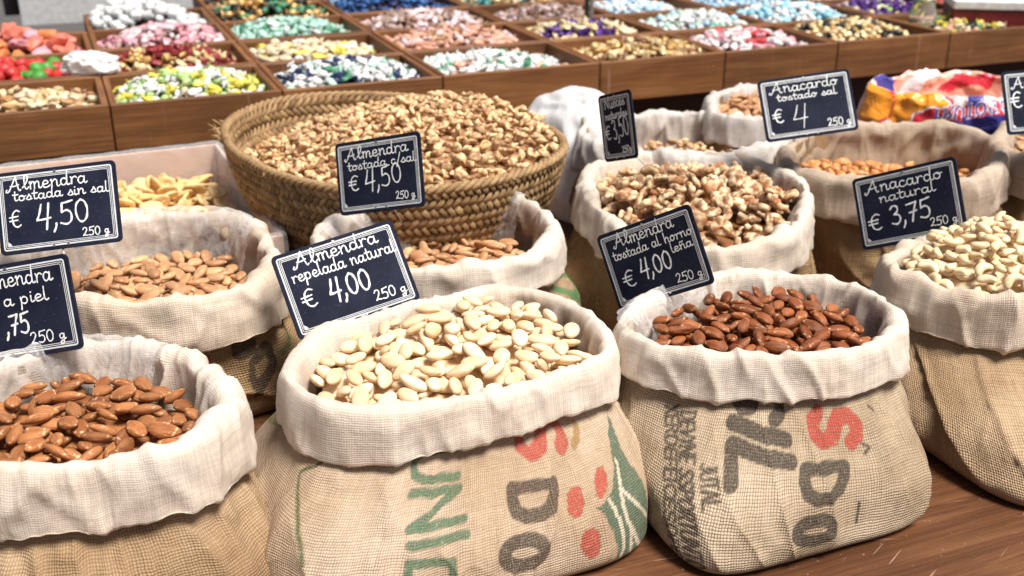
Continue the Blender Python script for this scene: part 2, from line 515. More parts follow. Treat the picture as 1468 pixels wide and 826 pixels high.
# block capitals for the sack prints
def _oval(cx, cy, rx, ry, a0=0, a1=360, n=14):
    return [(cx + rx * math.cos(math.radians(a0 + (a1 - a0) * k / n)), cy + ry * math.sin(math.radians(a0 + (a1 - a0) * k / n))) for k in range(n + 1)]
B = {
 'S': (0.72, [[(.60,.82),(.48,.97),(.26,1.0),(.10,.86),(.12,.62),(.32,.52),(.52,.42),(.60,.20),(.46,.02),(.22,.0),(.06,.16)]]),
 'D': (0.80, [[(.08,.0),(.08,1.0),(.30,1.0),(.54,.90),(.66,.66),(.66,.34),(.54,.10),(.30,.0),(.08,.0)]]),
 'O': (0.84, [_oval(.38, .5, .30, .5)]),
 'U': (0.76, [[(.08,1.0),(.08,.24),(.20,.03),(.36,.0),(.52,.03),(.62,.24),(.62,1.0)]]),
 'N': (0.80, [[(.08,.0),(.08,1.0),(.64,.0),(.64,1.0)]]),
 'I': (0.34, [[(.12,.0),(.12,1.0)]]),
 'L': (0.66, [[(.08,1.0),(.08,.0),(.56,.0)]]),
 'J': (0.60, [[(.46,1.0),(.46,.2),(.3,.0),(.08,.12)]]),
 'T': (0.66, [[(.0,1.0),(.6,1.0)],[(.3,1.0),(.3,.0)]]),
 'A': (0.74, [[(.04,.0),(.34,1.0),(.64,.0)],[(.16,.36),(.52,.36)]]),
 'E': (0.62, [[(.52,1.0),(.08,1.0),(.08,.0),(.52,.0)],[(.08,.5),(.46,.5)]]),
 'R': (0.72, [[(.08,.0),(.08,1.0),(.46,.96),(.54,.74),(.42,.54),(.08,.5)],[(.3,.5),(.58,.0)]]),
 'F': (0.60, [[(.52,1.0),(.08,1.0),(.08,.0)],[(.08,.52),(.44,.52)]]),
 'V': (0.70, [[(.04,1.0),(.32,.0),(.6,1.0)]]),
 'Y': (0.66, [[(.04,1.0),(.3,.5),(.58,1.0)],[(.3,.5),(.3,.0)]]),
 'P': (0.66, [[(.08,.0),(.08,1.0),(.46,.96),(.54,.74),(.42,.52),(.08,.48)]]),
 'C': (0.70, [_oval(.40, .5, .32, .5, 50, 310)]),
 'X': (0.66, [[(.04,.0),(.56,1.0)],[(.04,1.0),(.56,.0)]]),
 ' ': (0.4, []),
}


def smooth_stroke(pts, k=5):
    P = [np.array(p, float) for p in pts]
    if len(P) < 3: return P
    out = []
    for i in range(len(P) - 1):
        p0 = P[i - 1] if i > 0 else 2 * P[0] - P[1]
        p1, p2 = P[i], P[i + 1]
        p3 = P[i + 2] if i + 2 < len(P) else 2 * P[-1] - P[-2]
        for j in range(k):
            t = j / k
            out.append(0.5 * ((2 * p1) + (-p0 + p2) * t + (2 * p0 - 5 * p1 + 4 * p2 - p3) * t * t + (-p0 + 3 * p1 - 3 * p2 + p3) * t ** 3))
    out.append(P[-1])
    return out


def layout(text, x0, x1, y0, y1, h, font=G):
    """strokes of the text fitted between (x0, y0) and (x1, y1) with cap height h"""
    adv = sum(font[c][0] for c in text)
    s = math.hypot(x1 - x0, y1 - y0) / adv
    ang = math.atan2(y1 - y0, x1 - x0)
    ca, sa = math.cos(ang), math.sin(ang)
    out, x = [], 0
    for c in text:
        a, st = font[c]
        jit = random.uniform(-0.02, 0.03)
        for q in st:
            pts = []
            for (u, v) in smooth_stroke(q):
                lx, ly = (x + u) * s, (v + jit) * h
                pts.append((x0 + lx * ca - ly * sa, y0 + lx * sa + ly * ca))
            out.append(pts)
        x += a
    return out


def ribbon_vf(pts, w, z, wob=0.18):
    """flat pen stroke of width w lying at height z"""
    P = [np.array(p, float) for p in pts]
    V, Fc = [], []
    n = len(P)
    if n == 1: P.append(P[0] + 1e-4); n = 2
    ph = random.random() * 6
    for i in range(n):
        t = P[min(i + 1, n - 1)] - P[max(i - 1, 0)]
        t = t / (np.linalg.norm(t) + 1e-9)
        nn = np.array((-t[1], t[0]))
        ww = w / 2 * (1 + wob * math.sin(i * 0.9 + ph) + random.uniform(-.08, .08))
        V.append((*(P[i] + nn * ww), z)); V.append((*(P[i] - nn * ww), z))
    for i in range(n - 1):
        Fc.append((2 * i, 2 * i + 1, 2 * i + 3, 2 * i + 2))
    # round ends
    for e, sgn in ((0, -1), (n - 1, 1)):
        t = P[min(e + 1, n - 1)] - P[max(e - 1, 0)]
        t = t / (np.linalg.norm(t) + 1e-9) * sgn
        nn = np.array((-t[1], t[0]))
        b = len(V)
        for k in range(6):
            an = -math.pi / 2 + math.pi * k / 5
            V.append((*(P[e] + (t * math.cos(an) + nn * math.sin(an)) * w / 2), z - 0.00001))
        Fc.append(tuple(range(b, b + 6)))
    return V, Fc


M['board'] = None
def _board():
    N = NT('chalkboard')
    tc = N.n('ShaderNodeTexCoord').outputs['Object']
    a = N.noise(25, 4, tc); 
    col = N.mix(N.maprange(a.outputs[0], 0.35, 0.7, 0, 1), (0.0075, 0.0095, 0.022), (0.016, 0.019, 0.036))
    d = N.noise(260, 2, tc)
    col = N.mix(N.maprange(d.outputs[0], 0.66, 0.74, 0, 0.35), col, (0.12, 0.12, 0.14))
    N.l(col, N.p.inputs['Base Color'])
    N.setp(rough=0.7, spec=0.10)
    return N.m
M['board'] = _board()
M['chalk'] = plain('white_chalk_ink', (0.86, 0.87, 0.86), rough=0.8)
M['sign_line'] = plain('sign_line_white', (0.70, 0.71, 0.72), rough=0.6)
M['steel'] = plain('pin_steel', (0.6, 0.6, 0.6), rough=0.3, metal=1.0)
M['white_plastic_pin'] = plain('pin_white', (0.8, 0.8, 0.8), rough=0.4)


def round_rect(w, h, r, n=6):
    pts = []
    for cx, cy, a in ((w / 2 - r, h / 2 - r, 0), (-w / 2 + r, h / 2 - r, 90), (-w / 2 + r, -h / 2 + r, 180), (w / 2 - r, -h / 2 + r, 270)):
        for k in range(n + 1):
            an = math.radians(a + 90 * k / n)
            pts.append((cx + r * math.cos(an), cy + r * math.sin(an)))
    return pts


def prism_vf(pts, z0, z1, bev=0.0005):
    n = len(pts)
    c = np.mean(pts, axis=0)
    V = []
    sh = [(1 - bev * 18 if bev else 1, z0), (1, z0 + bev), (1, z1 - bev), (1 - bev * 18 if bev else 1, z1)]
    for s, z in sh:
        for p in pts: V.append((c[0] + (p[0] - c[0]) * s, c[1] + (p[1] - c[1]) * s, z))
    Fc = []
    for l in range(3):
        for k in range(n):
            k2 = (k + 1) % n
            Fc.append((l * n + k, l * n + k2, (l + 1) * n + k2, (l + 1) * n + k))
    Fc.append(tuple(range(n))[::-1]); Fc.append(tuple(3 * n + k for k in range(n)))
    return V, Fc


def frame_vf(w, h, t, r, z):
    """flat white line frame of thickness t"""
    o = round_rect(w, h, r, 3); i = round_rect(w - 2 * t, h - 2 * t, max(r - t, 0.0004), 3)
    n = len(o)
    V = [(*p, z) for p in o] + [(*p, z) for p in i]
    Fc = [(k, (k + 1) % n, n + (k + 1) % n, n + k) for k in range(n)]
    return V, Fc


def make_sign(corners, zc, lines, label, rho=1.45, pinvis=False, flip=1):
    TL, TR, BR, BL = [np.array(c, float) for c in corners]
    ctr = (TL + TR + BR + BL) / 4
    u = ((TR - TL) + (BR - BL)) / 2; v = ((TL - BL) + (TR - BR)) / 2
    u = np.array((u[0], -u[1])) / F_PX * zc; v = np.array((v[0], -v[1])) / F_PX * zc
    # tangent basis at the line of sight to the card
    kx, ky = (ctr[0] - CX) / F_PX, -(ctr[1] - CY) / F_PX
    ray = FW + RT * kx + UPC * ky; ray /= np.linalg.norm(ray)
    e1 = RT - ray * (RT @ ray); e1 /= np.linalg.norm(e1)
    e2 = np.cross(e1, ray) * -1; e2 = e2 if e2 @ UPC > 0 else -e2
    Am = np.linalg.inv(np.array([[RT @ e1 - kx * (FW @ e1), RT @ e2 - kx * (FW @ e2)], [UPC @ e1 - ky * (FW @ e1), UPC @ e2 - ky * (FW @ e2)]]))
    u, v = Am @ u, Am @ v
    uv = u @ v
    bq = rho ** 2 * (v @ v) - u @ u
    X = (-bq + math.sqrt(bq * bq + 4 * rho ** 2 * uv * uv)) / (2 * rho ** 2)
    vz = math.sqrt(max(X, 1e-8)); uz = -uv / vz
    # keep the card from turning by more than the picture supports
    U = e1 * u[0] + e2 * u[1] + ray * uz * flip
    Vv = e1 * v[0] + e2 * v[1] + ray * vz * flip
    if abs(uz) > 3 * np.linalg.norm(u):
        U = e1 * u[0] + e2 * u[1]; Vv = e1 * v[0] + e2 * v[1]
    W = np.linalg.norm(U); H = np.linalg.norm(Vv)
    ex = U / W; ey = Vv - ex * (Vv @ ex); ey /= np.linalg.norm(ey); ez = np.cross(ex, ey)
    c = at_depth(ctr[0], ctr[1], zc)
    mat = Matrix(((ex[0], ey[0], ez[0], c[0]), (ex[1], ey[1], ez[1], c[1]), (ex[2], ey[2], ez[2], c[2]), (0, 0, 0, 1)))
    root = empty('price_sign', (0, 0, 0), label, 'price sign', 'chalkboard price signs')
    root.matrix_world = mat
    th = 0.0022
    v_, f_ = prism_vf(round_rect(W, H, 0.006, 6), -th, 0)
    link('board', mesh_from('sign_board', v_, f_, M['board'], smooth=False), root)
    m = 0.0045
    z = 0.00025
    fr = [frame_vf(W - 2 * m, H - 2 * m, 0.0016, 0.003, z), frame_vf(W - 2 * m - 0.0052, H - 2 * m - 0.0052, 0.0007, 0.002, z), frame_vf(W - 2 * m - 0.0085, H - 2 * m - 0.0085, 0.0007, 0.002, z)]
    bx_, by_ = -W / 2 + 0.0098, -H / 2 + 0.0098
    fr.append(([(bx_, by_, z), (bx_ + .0042, by_, z), (bx_ + .0028, by_ + .0022, z), (bx_, by_ + .0048, z)], [(0, 1, 2, 3)]))
    V, Fc = join_vf(fr)
    link('border', mesh_from('sign_border', V, Fc, M['sign_line'], smooth=False), root)
    rv = []
    for (rx, ry) in ((0.0, H / 2 - 0.0045), (-0.008, -H / 2 + 0.0045), (0.008, -H / 2 + 0.0045)):
        a, b = prism_vf([(rx + 0.0016 * math.cos(k * math.pi / 4), ry + 0.0016 * math.sin(k * math.pi / 4)) for k in range(8)], 0.0, 0.0009, 0)
        me = mesh_from('sign_rivet', a, b, M['steel'], smooth=False)
        link('rivet', me, root)
    parts = []
    for (txt, x0, y0, x1, y1, h, w) in lines:
        # board fractions: x from the left edge, y from the bottom edge
        for s in layout(txt, (x0 - .5) * W, (x1 - .5) * W, (y0 - .5) * H, (y1 - .5) * H, h * H):
            parts.append(ribbon_vf(s, w * H * 0.51, 0.00042 + random.uniform(0, .00006)))
    if parts:
        V, Fc = join_vf(parts)
        link('lettering', mesh_from('sign_lettering', V, Fc, M['chalk'], smooth=False), root)
    z0 = -H / 2
    path = [(0.0, z0 + 0.012, -th - 0.0012), (0.0, z0 - 0.002, -th - 0.0012), (0.001, z0 - 0.055, -th - 0.0012)] if pinvis else [(0.0, z0 + 0.03, -th - 0.0008), (0.0, z0 + 0.024, -th - 0.004), (0.0, z0 - 0.012, -0.040)]
    pv, pf = tube_vf(path, [0.0011, 0.0011, 0.0006], 6)
    link('pin', mesh_from('sign_pin', pv, pf, M['white_plastic_pin']), root)
    return root


def blob(pts2, q, width):
    """distance mask of points q[n,2] to a polyline"""
    P = np.array(pts2, float)
    best = np.full(len(q), 1e9)
    for a, b in zip(P[:-1], P[1:]):
        ab = b - a
        L = ab @ ab + 1e-12
        t = np.clip(((q - a) @ ab) / L, 0, 1)
        d = np.linalg.norm(q - (a + t[:, None] * ab), axis=1)
        best = np.minimum(best, d)
    return best

# ---------------------------------------------------------------- sacks
def periodic(th_k, val_k, th):
    """periodic Catmull-Rom (Hermite) through (th_k, val_k) evaluated at th"""
    o = np.argsort(th_k); t = np.array(th_k)[o]; v = np.array(val_k, float)[o]
    n = len(t)
    te = np.concatenate([t[-2:] - 2 * math.pi, t, t[:2] + 2 * math.pi]); ve = np.concatenate([v[-2:], v, v[:2]])
    m = np.zeros(len(te))
    m[1:-1] = (ve[2:] - ve[:-2]) / (te[2:] - te[:-2])
    thm = (np.asarray(th) - t[0]) % (2 * math.pi) + t[0]
    k = np.clip(np.searchsorted(te, thm, side='right') - 1, 0, len(te) - 2)
    h = te[k + 1] - te[k]; s = (thm - te[k]) / h
    return ((2 * s ** 3 - 3 * s ** 2 + 1) * ve[k] + (s ** 3 - 2 * s ** 2 + s) * h * m[k] + (-2 * s ** 3 + 3 * s ** 2) * ve[k + 1] + (s ** 3 - s ** 2) * h * m[k + 1])


class Rim:
    def __init__(s, pts, zr, center=None):
        """pts: crest of the rolled cuff as (px, py[, dz]) in the photograph, zr its height above the table"""
        W = []
        for p in pts:
            dz = p[2] if len(p) > 2 else 0.0
            W.append(at_z(p[0], p[1], zr + dz))
        W = np.array(W)
        s.c = np.array(((W[:, 0].max() + W[:, 0].min()) / 2, (W[:, 1].max() + W[:, 1].min()) / 2)) if center is None else np.array(center)
        d = W[:, :2] - s.c
        s.tk = np.arctan2(d[:, 1], d[:, 0]); s.rk = np.hypot(d[:, 0], d[:, 1]); s.zk = W[:, 2]
        s.zr = zr

    def r(s, th): return periodic(s.tk, s.rk, th)
    def z(s, th): return periodic(s.tk, s.zk, th)


def make_sack(rim, mats, label, drop=0.055, puff=0.020, base=None, zbase=0.0, res=(300, 90), cres=(360, 44), prints=None, seed=0, cuff_w=1.0, group='burlap sacks filled with nuts', name='burlap_sack',
              cat='sack', drops=None, depth=0.10, wr=1.0, twist=0.0, bodyname='sack_body', cuffname='rolled_cuff', hem_ink=None, inner=0.0, bf=1.0, lin=0.35):
    so = seed * 13.7
    cx, cy = rim.c
    root = empty(name, (cx, cy, zbase), label, cat, group)
    off = np.array((cx, cy, zbase))
    bx, by, a, b, ex, yaw = base
    # ---- cuff
    nu, nv = cres
    th = np.arange(nu) / nu * 2 * math.pi
    nz = lambda f, k: fbm(np.stack([np.cos(th) * f + so, np.sin(th) * f, np.full_like(th, k + so)], 1), 3)
    R = rim.r(th) * (1 + 0.012 * wr * nz(2.2, 1.0)) + 0.0012 * wr * nz(7, 9.0)
    Z = rim.z(th) + 0.0045 * wr * nz(2.4, 5.0) + 0.0012 * wr * nz(7.5, 2.0)
    x, y = cx + R * np.cos(th), cy + R * np.sin(th)
    tx, ty = np.roll(x, -2) - np.roll(x, 2), np.roll(y, -2) - np.roll(y, 2)
    L = np.hypot(tx, ty); nx, ny = ty / L, -tx / L
    # soften normals
    for _ in range(14):
        nx = (np.roll(nx, 1) + nx + np.roll(nx, -1)) / 3; ny = (np.roll(ny, 1) + ny + np.roll(ny, -1)) / 3
    dr = np.full(nu, drop) if drops is None else periodic([math.radians(q[0]) for q in drops], [q[1] for q in drops], th)
    dr = dr * (1 + 0.10 * wr * nz(1.5, 21.0)) + 0.0012 * nz(6, 31)
    pf = puff * (1 + 0.25 * nz(1.7, 11.0))
    # profile control: (outward factor of puff, absolute, z factor of drop, z absolute)
    prof = [(0.55, -0.003, -0.86, 0.000), (0.60, -0.001, -0.98, 0.000), (0.85, 0.003, -1.0, -0.001), (0.95, 0.003, -0.97, 0), (1.02, 0.001, -0.78, 0), (0.98, 0, -0.52, 0), (0.86, 0, -0.26, 0), (0.62, 0, -0.07, 0.0), (0.30, 0, -0.01, 0.0), (0.0, 0, 0, 0.0),
            (-0.26, 0, -0.02, -0.001), (-0.48, 0, -0.0, -0.007), (-0.60, 0, 0, -0.018), (-0.70, -inner * .3, 0, -0.036), (-0.85, -inner * .7, 0, -0.06), (-1.1, -inner, 0, -0.06 - (depth - 0.06)), (-1.8, -inner, 0, -depth - 0.015)]
    prof = np.array(prof)
    tt = np.linspace(0, len(prof) - 1, nv)
    k = np.clip(tt.astype(int), 0, len(prof) - 2); s = tt - k
    def cr(col):
        v = prof[:, col]; v0 = v[np.clip(k - 1, 0, None)]; v1 = v[k]; v2 = v[k + 1]; v3 = v[np.clip(k + 2, None, len(prof) - 1)]
        return 0.5 * (2 * v1 + (-v0 + v2) * s + (2 * v0 - 5 * v1 + 4 * v2 - v3) * s ** 2 + (-v0 + 3 * v1 - 3 * v2 + v3) * s ** 3)
    po, pa, pzf, pz = cr(0), cr(1), cr(2), cr(3)
    O = pf[:, None] * po[None] + pa[None]
    ZZ = Z[:, None] + dr[:, None] * pzf[None] + pz[None]
    P = np.stack([x[:, None] + nx[:, None] * O, y[:, None] + ny[:, None] * O, ZZ], -1)
    # cloth folds: lumps, then creases that run across the roll and slant down
    q = P * 1.0
    lump = fbm(q * 12 + so, 3)
    arc = np.cumsum(np.hypot(np.diff(x, append=x[0]), np.diff(y, append=y[0])))
    vv = np.cumsum(np.concatenate([[0], np.hypot(np.diff(pa + po * puff), np.diff(pz + pzf * drop))]))
    A2, V2 = np.meshgrid(arc, vv, indexing='ij')
    sl = np.sin(A2 * 5 + so) * 0.6
    cosA, sinA = np.cos(th)[:, None] + 0 * A2, np.sin(th)[:, None] + 0 * A2
    c1 = fbm(np.stack([cosA * 5.5 + V2 * 3 * np.sin(so), sinA * 5.5 + V2 * 7, V2 * 14 + so], -1), 2)
    c2 = ridge(np.stack([cosA * 3.8 + V2 * 6, sinA * 3.8 - V2 * 5, V2 * 12 + so * 2], -1))
    c3 = ridge(np.stack([cosA * 9 - V2 * 22, sinA * 9 + V2 * 16, V2 * 24 + so * 3], -1))
    amp = 1.0 + 0.9 * sstep(-pz, 0.004, 0.03)[None] 
    c2 = np.clip(c2, 0, 1) ** 2
    c3 = np.clip(c3, 0, 1) ** 3 * sstep(c1, -0.2, 0.5)
    disp = (0.0065 * lump + 0.0007 * c1 + 0.0048 * (c2 - 0.3) + 0.0022 * c3) * wr * amp
    du = np.roll(P, -1, 0) - np.roll(P, 1, 0); dv = np.gradient(P, axis=1)
    nn = np.cross(du, dv); nn /= np.linalg.norm(nn, axis=-1, keepdims=True) + 1e-9
    if (nn[:, nv // 3, 0] * nx).mean() < 0: nn = -nn
    P = P + nn * disp[..., None]
    uv = np.zeros((nu + 1, nv, 2))
    uv[:-1, :, 0] = np.concatenate([[0], arc[:-1]])[:, None]; uv[-1, :, 0] = arc[-1]; uv[..., 1] = vv[None]
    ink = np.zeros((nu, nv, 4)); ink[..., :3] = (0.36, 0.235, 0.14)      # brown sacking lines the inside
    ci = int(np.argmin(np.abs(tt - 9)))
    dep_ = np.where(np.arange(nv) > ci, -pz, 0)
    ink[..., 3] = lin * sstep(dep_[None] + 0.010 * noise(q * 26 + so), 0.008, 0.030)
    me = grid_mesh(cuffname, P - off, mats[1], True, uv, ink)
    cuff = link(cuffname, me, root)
    # ---- body
    nu2, nv2 = res
    ph = np.arange(nu2) / nu2 * 2 * math.pi + math.pi / 2      # seam at the back
    th2 = ph - 0.5 * np.cos(ph) if prints else ph       # denser where the print is (camera side)
    h = np.linspace(0, 1, nv2)
    Rr = rim.r(th2)
    # superellipse base in the row/depth frame
    al = th2 - yaw
    rb = (np.abs(np.cos(al) / a) ** ex + np.abs(np.sin(al) / b) ** ex) ** (-1 / ex)
    zt = rim.z(th2) - zbase - 0.010
    hem_h = 1 - (drop) / (rim.zr - zbase)
    w = (0.55 * np.clip((h - 0.06) / (hem_h - 0.04), 0, 1) + 0.45 * sstep(h, max(hem_h - 0.45, 0.05), hem_h + 0.02))
    for _ in range(12): w = np.concatenate([w[:1], (w[:-2] + 2 * w[1:-1] + w[2:]) / 4, w[-1:]])
    w = w[None]
    cbx, cby = cx * w + (cx + bx) * (1 - w), cy * w + (cy + by) * (1 - w)
    rr = (Rr[:, None] + 0.002) * w + rb[:, None] * (1 - w)
    rr = rr + 0.009 * np.sin(np.clip(h / max(hem_h, .2), 0, 1) * math.pi)[None] 
    low = np.clip(1 - h / 0.16, 0, 1)
    rr = rr - 0.014 * (1 - np.sqrt(np.clip(1 - low ** 2, 0, 1)))[None]
    X = cbx + rr * np.cos(th2)[:, None]; Y = cby + rr * np.sin(th2)[:, None]
    Zb = zbase + 0.001 + zt[:, None] * h[None]
    P = np.stack([X, Y, Zb], -1)
    cosA, sinA = np.cos(th2)[:, None] + 0 * X, np.sin(th2)[:, None] + 0 * X
    f1 = fbm(P * 11 + so + 3, 3)
    f2 = fbm(np.stack([cosA * 4 + Zb * 4, sinA * 4, Zb * 6 + so], -1), 3)
    f3 = ridge(np.stack([cosA * 3.2 + Zb * 7, sinA * 3.2 - Zb * 4, Zb * 7 + so * 2], -1))
    env = sstep(h, 0.0, 0.15)[None]
    f4 = ridge(np.stack([cosA * 5 - Zb * 9, sinA * 5 + Zb * 12, Zb * 9 + so * 3], -1))
    f3 = np.clip(f3, 0, 1) ** 3; f4 = np.clip(f4, 0, 1) ** 4
    disp = bf * (0.008 * f1 + 0.006 * f2 * sstep(h, 0.1, hem_h)[None] + 0.0065 * f3 + 0.0025 * f4 * sstep(f1, -.2, .3)) * env * (1 - sstep(h, hem_h - 0.10, hem_h))[None] - 0.006 * sstep(h, hem_h - 0.02, hem_h + 0.10)[None]
    P[..., 0] += disp * np.cos(th2)[:, None]; P[..., 1] += disp * np.sin(th2)[:, None]
    # drop a bottom disc
    seg = np.linalg.norm(np.diff(np.concatenate([P, P[:1]], 0)[:, nv2 // 3], axis=0), axis=1)
    ua = np.concatenate([[0], np.cumsum(seg)])
    va = np.concatenate([[0], np.cumsum(np.linalg.norm(np.diff(P, axis=1), axis=-1).mean(0))])
    uv = np.zeros((nu2 + 1, nv2, 2)); uv[..., 0] = ua[:, None]; uv[..., 1] = va[None]
    ink = np.zeros((nu2, nv2, 4))
    if prints:
        ink = np.zeros((nu2, nv2, 4))
        px, py, zc = project(P)
        # facing test
        du = np.roll(P, -1, 0) - np.roll(P, 1, 0); dv = np.gradient(P, axis=1)
        nn = np.cross(du, dv); face = (nn * (P - EYE)).sum(-1) < 0
        if face[:, nv2 // 2][np.argmin(zc[:, nv2 // 2])] == False: face = ~face
        Q = np.stack([uv[:-1, :, 0], uv[:-1, :, 1]], -1).reshape(-1, 2)
        I = ink.reshape(-1, 4)
        def anchor(p):
            d = np.hypot(px - p[0], py - p[1]) + (~face) * 1e5
            k = np.argmin(d.ravel())
            return Q[k].copy()
        for pr in prints:
            kind, colr = pr[0], pr[1]
            if kind == 'line':        # polyline given by picture points
                pts = [anchor(p) for p in pr[2]]; wd = pr[3]
                pts = smooth_stroke(pts)
                d = blob(pts, Q, wd)
                m = 1 - sstep(d, wd * 0.42, wd * 0.42 + 0.0012)
            elif kind == 'poly':      # filled outline given by picture points
                pts = np.array([anchor(p) for p in pr[2]])
                inside = np.zeros(len(Q), bool)
                for i in range(len(pts)):
                    x1, y1 = pts[i]; x2, y2 = pts[(i + 1) % len(pts)]
                    cnd = ((y1 > Q[:, 1]) != (y2 > Q[:, 1])) & (Q[:, 0] < (x2 - x1) * (Q[:, 1] - y1) / (y2 - y1 + 1e-12) + x1)
                    inside ^= cnd
                m = inside.astype(float)
            elif kind == 'text':      # (text, p_start, p_end (baseline, in the picture), p_up (top of the first letter), stroke width)
                _, _, txt, p0, p1, pu, wd = pr
                o = anchor(p0); e = anchor(p1); up = anchor(pu)
                ea = (e - o) * (2.0 if txt == 'D ' else 1.0); ua_ = (up - o)
                adv = sum(B[c][0] for c in txt)
                m = np.zeros(len(Q)); xx = 0
                for ch in txt:
                    for st in B[ch][1]:
                        pts = [o + ea * ((xx + p[0]) / adv) + ua_ * p[1] for p in st]
                        lo_ = np.min(pts, axis=0) - wd; hi_ = np.max(pts, axis=0) + wd
                        sel = np.where(((Q > lo_) & (Q < hi_)).all(1))[0]
                        if len(sel):
                            d = blob(pts, Q[sel], wd)
                            m[sel] = np.maximum(m[sel], 1 - sstep(d, wd * 0.5 - 0.0008, wd * 0.5 + 0.0008))
                    xx += B[ch][0]
            a_ = pr[-1] if isinstance(pr[-1], float) and kind != 'text' and len(pr) > 4 else 0.92
            m = m * a_
            if colr is None:      # rub out
                I[:, 3] *= (1 - m); continue
            newa = np.maximum(I[:, 3], m)
            upd = m > 0.02
            for c_ in range(3): I[upd, c_] = colr[c_]
            I[:, 3] = newa
        ink = I.reshape(nu2, nv2, 4)
    me = grid_mesh(bodyname, P - off, mats[0], True, uv, ink)
    link(bodyname, me, root)
    return root, dict(P=P)


# ---------------------------------------------------------------- packing: drop pieces one by one on a height map
def rand_rot(tilt, flat=True):
    yaw = rng.uniform(0, 2 * math.pi)
    ax = rng.uniform(0, 2 * math.pi)
    t = abs(rng.normal(0, tilt))
    roll = rng.normal(0, tilt * 1.3)
    return Matrix.Rotation(ax, 3, 'Z') @ Matrix.Rotation(t, 3, 'X') @ Matrix.Rotation(yaw - ax, 3, 'Z') @ Matrix.Rotation(roll, 3, 'X')


def pack(bounds, inside, target, dims, layers=1.7, tilt=0.35, tries=3, nmax=4000, cell=0.0022, seed=1, sink=0.12, over=0.15):
    """bounds (x0, x1, y0, y1); inside(x, y), target(x, y) vectorised; dims semi-axes. Returns the pieces as (position, rotation, cells seen from above, base sheet)."""
    x0, x1, y0, y1 = bounds
    nx, ny = int((x1 - x0) / cell) + 1, int((y1 - y0) / cell) + 1
    gx = x0 + np.arange(nx) * cell; gy = y0 + np.arange(ny) * cell
    GX, GY = np.meshgrid(gx, gy, indexing='ij')
    ins = inside(GX, GY)
    T = target(GX, GY)
    thick = dims[2] * 2
    H0 = T - thick * layers
    Hm = H0.copy(); ID = np.full(Hm.shape, -1, int)
    cand = np.argwhere(ins)
    out = []
    inv = np.diag([1 / d ** 2 for d in dims])
    fails = 0
    while len(out) < nmax and fails < 60 and len(cand):
        # of a few random spots take the lowest relative to the target
        pick = cand[rng.integers(0, len(cand), 14)]
        gap = (T - Hm)[pick[:, 0], pick[:, 1]]
        i, j = pick[np.argmax(gap)]
        if gap.max() < thick * (0.55 - over):
            fails += 1; continue
        best = None
        for _ in range(tries):
            Rm = rand_rot(tilt)
            Rn = np.array(Rm)
            A = Rn @ inv @ Rn.T
            ext = np.sqrt(np.diag(Rn @ np.diag([d ** 2 for d in dims]) @ Rn.T))
            ki, kj = int(ext[0] / cell) + 1, int(ext[1] / cell) + 1
            i0, i1, j0, j1 = max(i - ki, 0), min(i + ki + 1, nx), max(j - kj, 0), min(j + kj + 1, ny)
            DX = GX[i0:i1, j0:j1] - GX[i, j]; DY = GY[i0:i1, j0:j1] - GY[i, j]
            Bq = A[0, 2] * DX + A[1, 2] * DY
            Cq = A[0, 0] * DX ** 2 + 2 * A[0, 1] * DX * DY + A[1, 1] * DY ** 2 - 1
            disc = Bq ** 2 - A[2, 2] * Cq
            ok = disc > 0
            sq = np.sqrt(np.where(ok, disc, 0))
            zb = (-Bq - sq) / A[2, 2]; zt = (-Bq + sq) / A[2, 2]
            sub = Hm[i0:i1, j0:j1]
            z = np.where(ok, sub - zb, -1e9).max() - thick * sink
            if best is None or z < best[0]:
                best = (z, Rm, (i0, i1, j0, j1), ok, zt)
        z, Rm, (i0, i1, j0, j1), ok, zt = best
        if z - T[i, j] > thick * over:
            fails += 1; continue
        fails = 0
        sub = Hm[i0:i1, j0:j1]; top = z + zt
        m = ok & (top > sub)
        sub[m] = top[m]
        ID[i0:i1, j0:j1][m] = len(out)
        out.append([np.array((GX[i, j], GY[i, j], z)), Rm])
    vis = np.bincount(ID[ID >= 0].ravel(), minlength=len(out)) if len(out) else []
    return out, vis, (GX, GY, H0, ins)


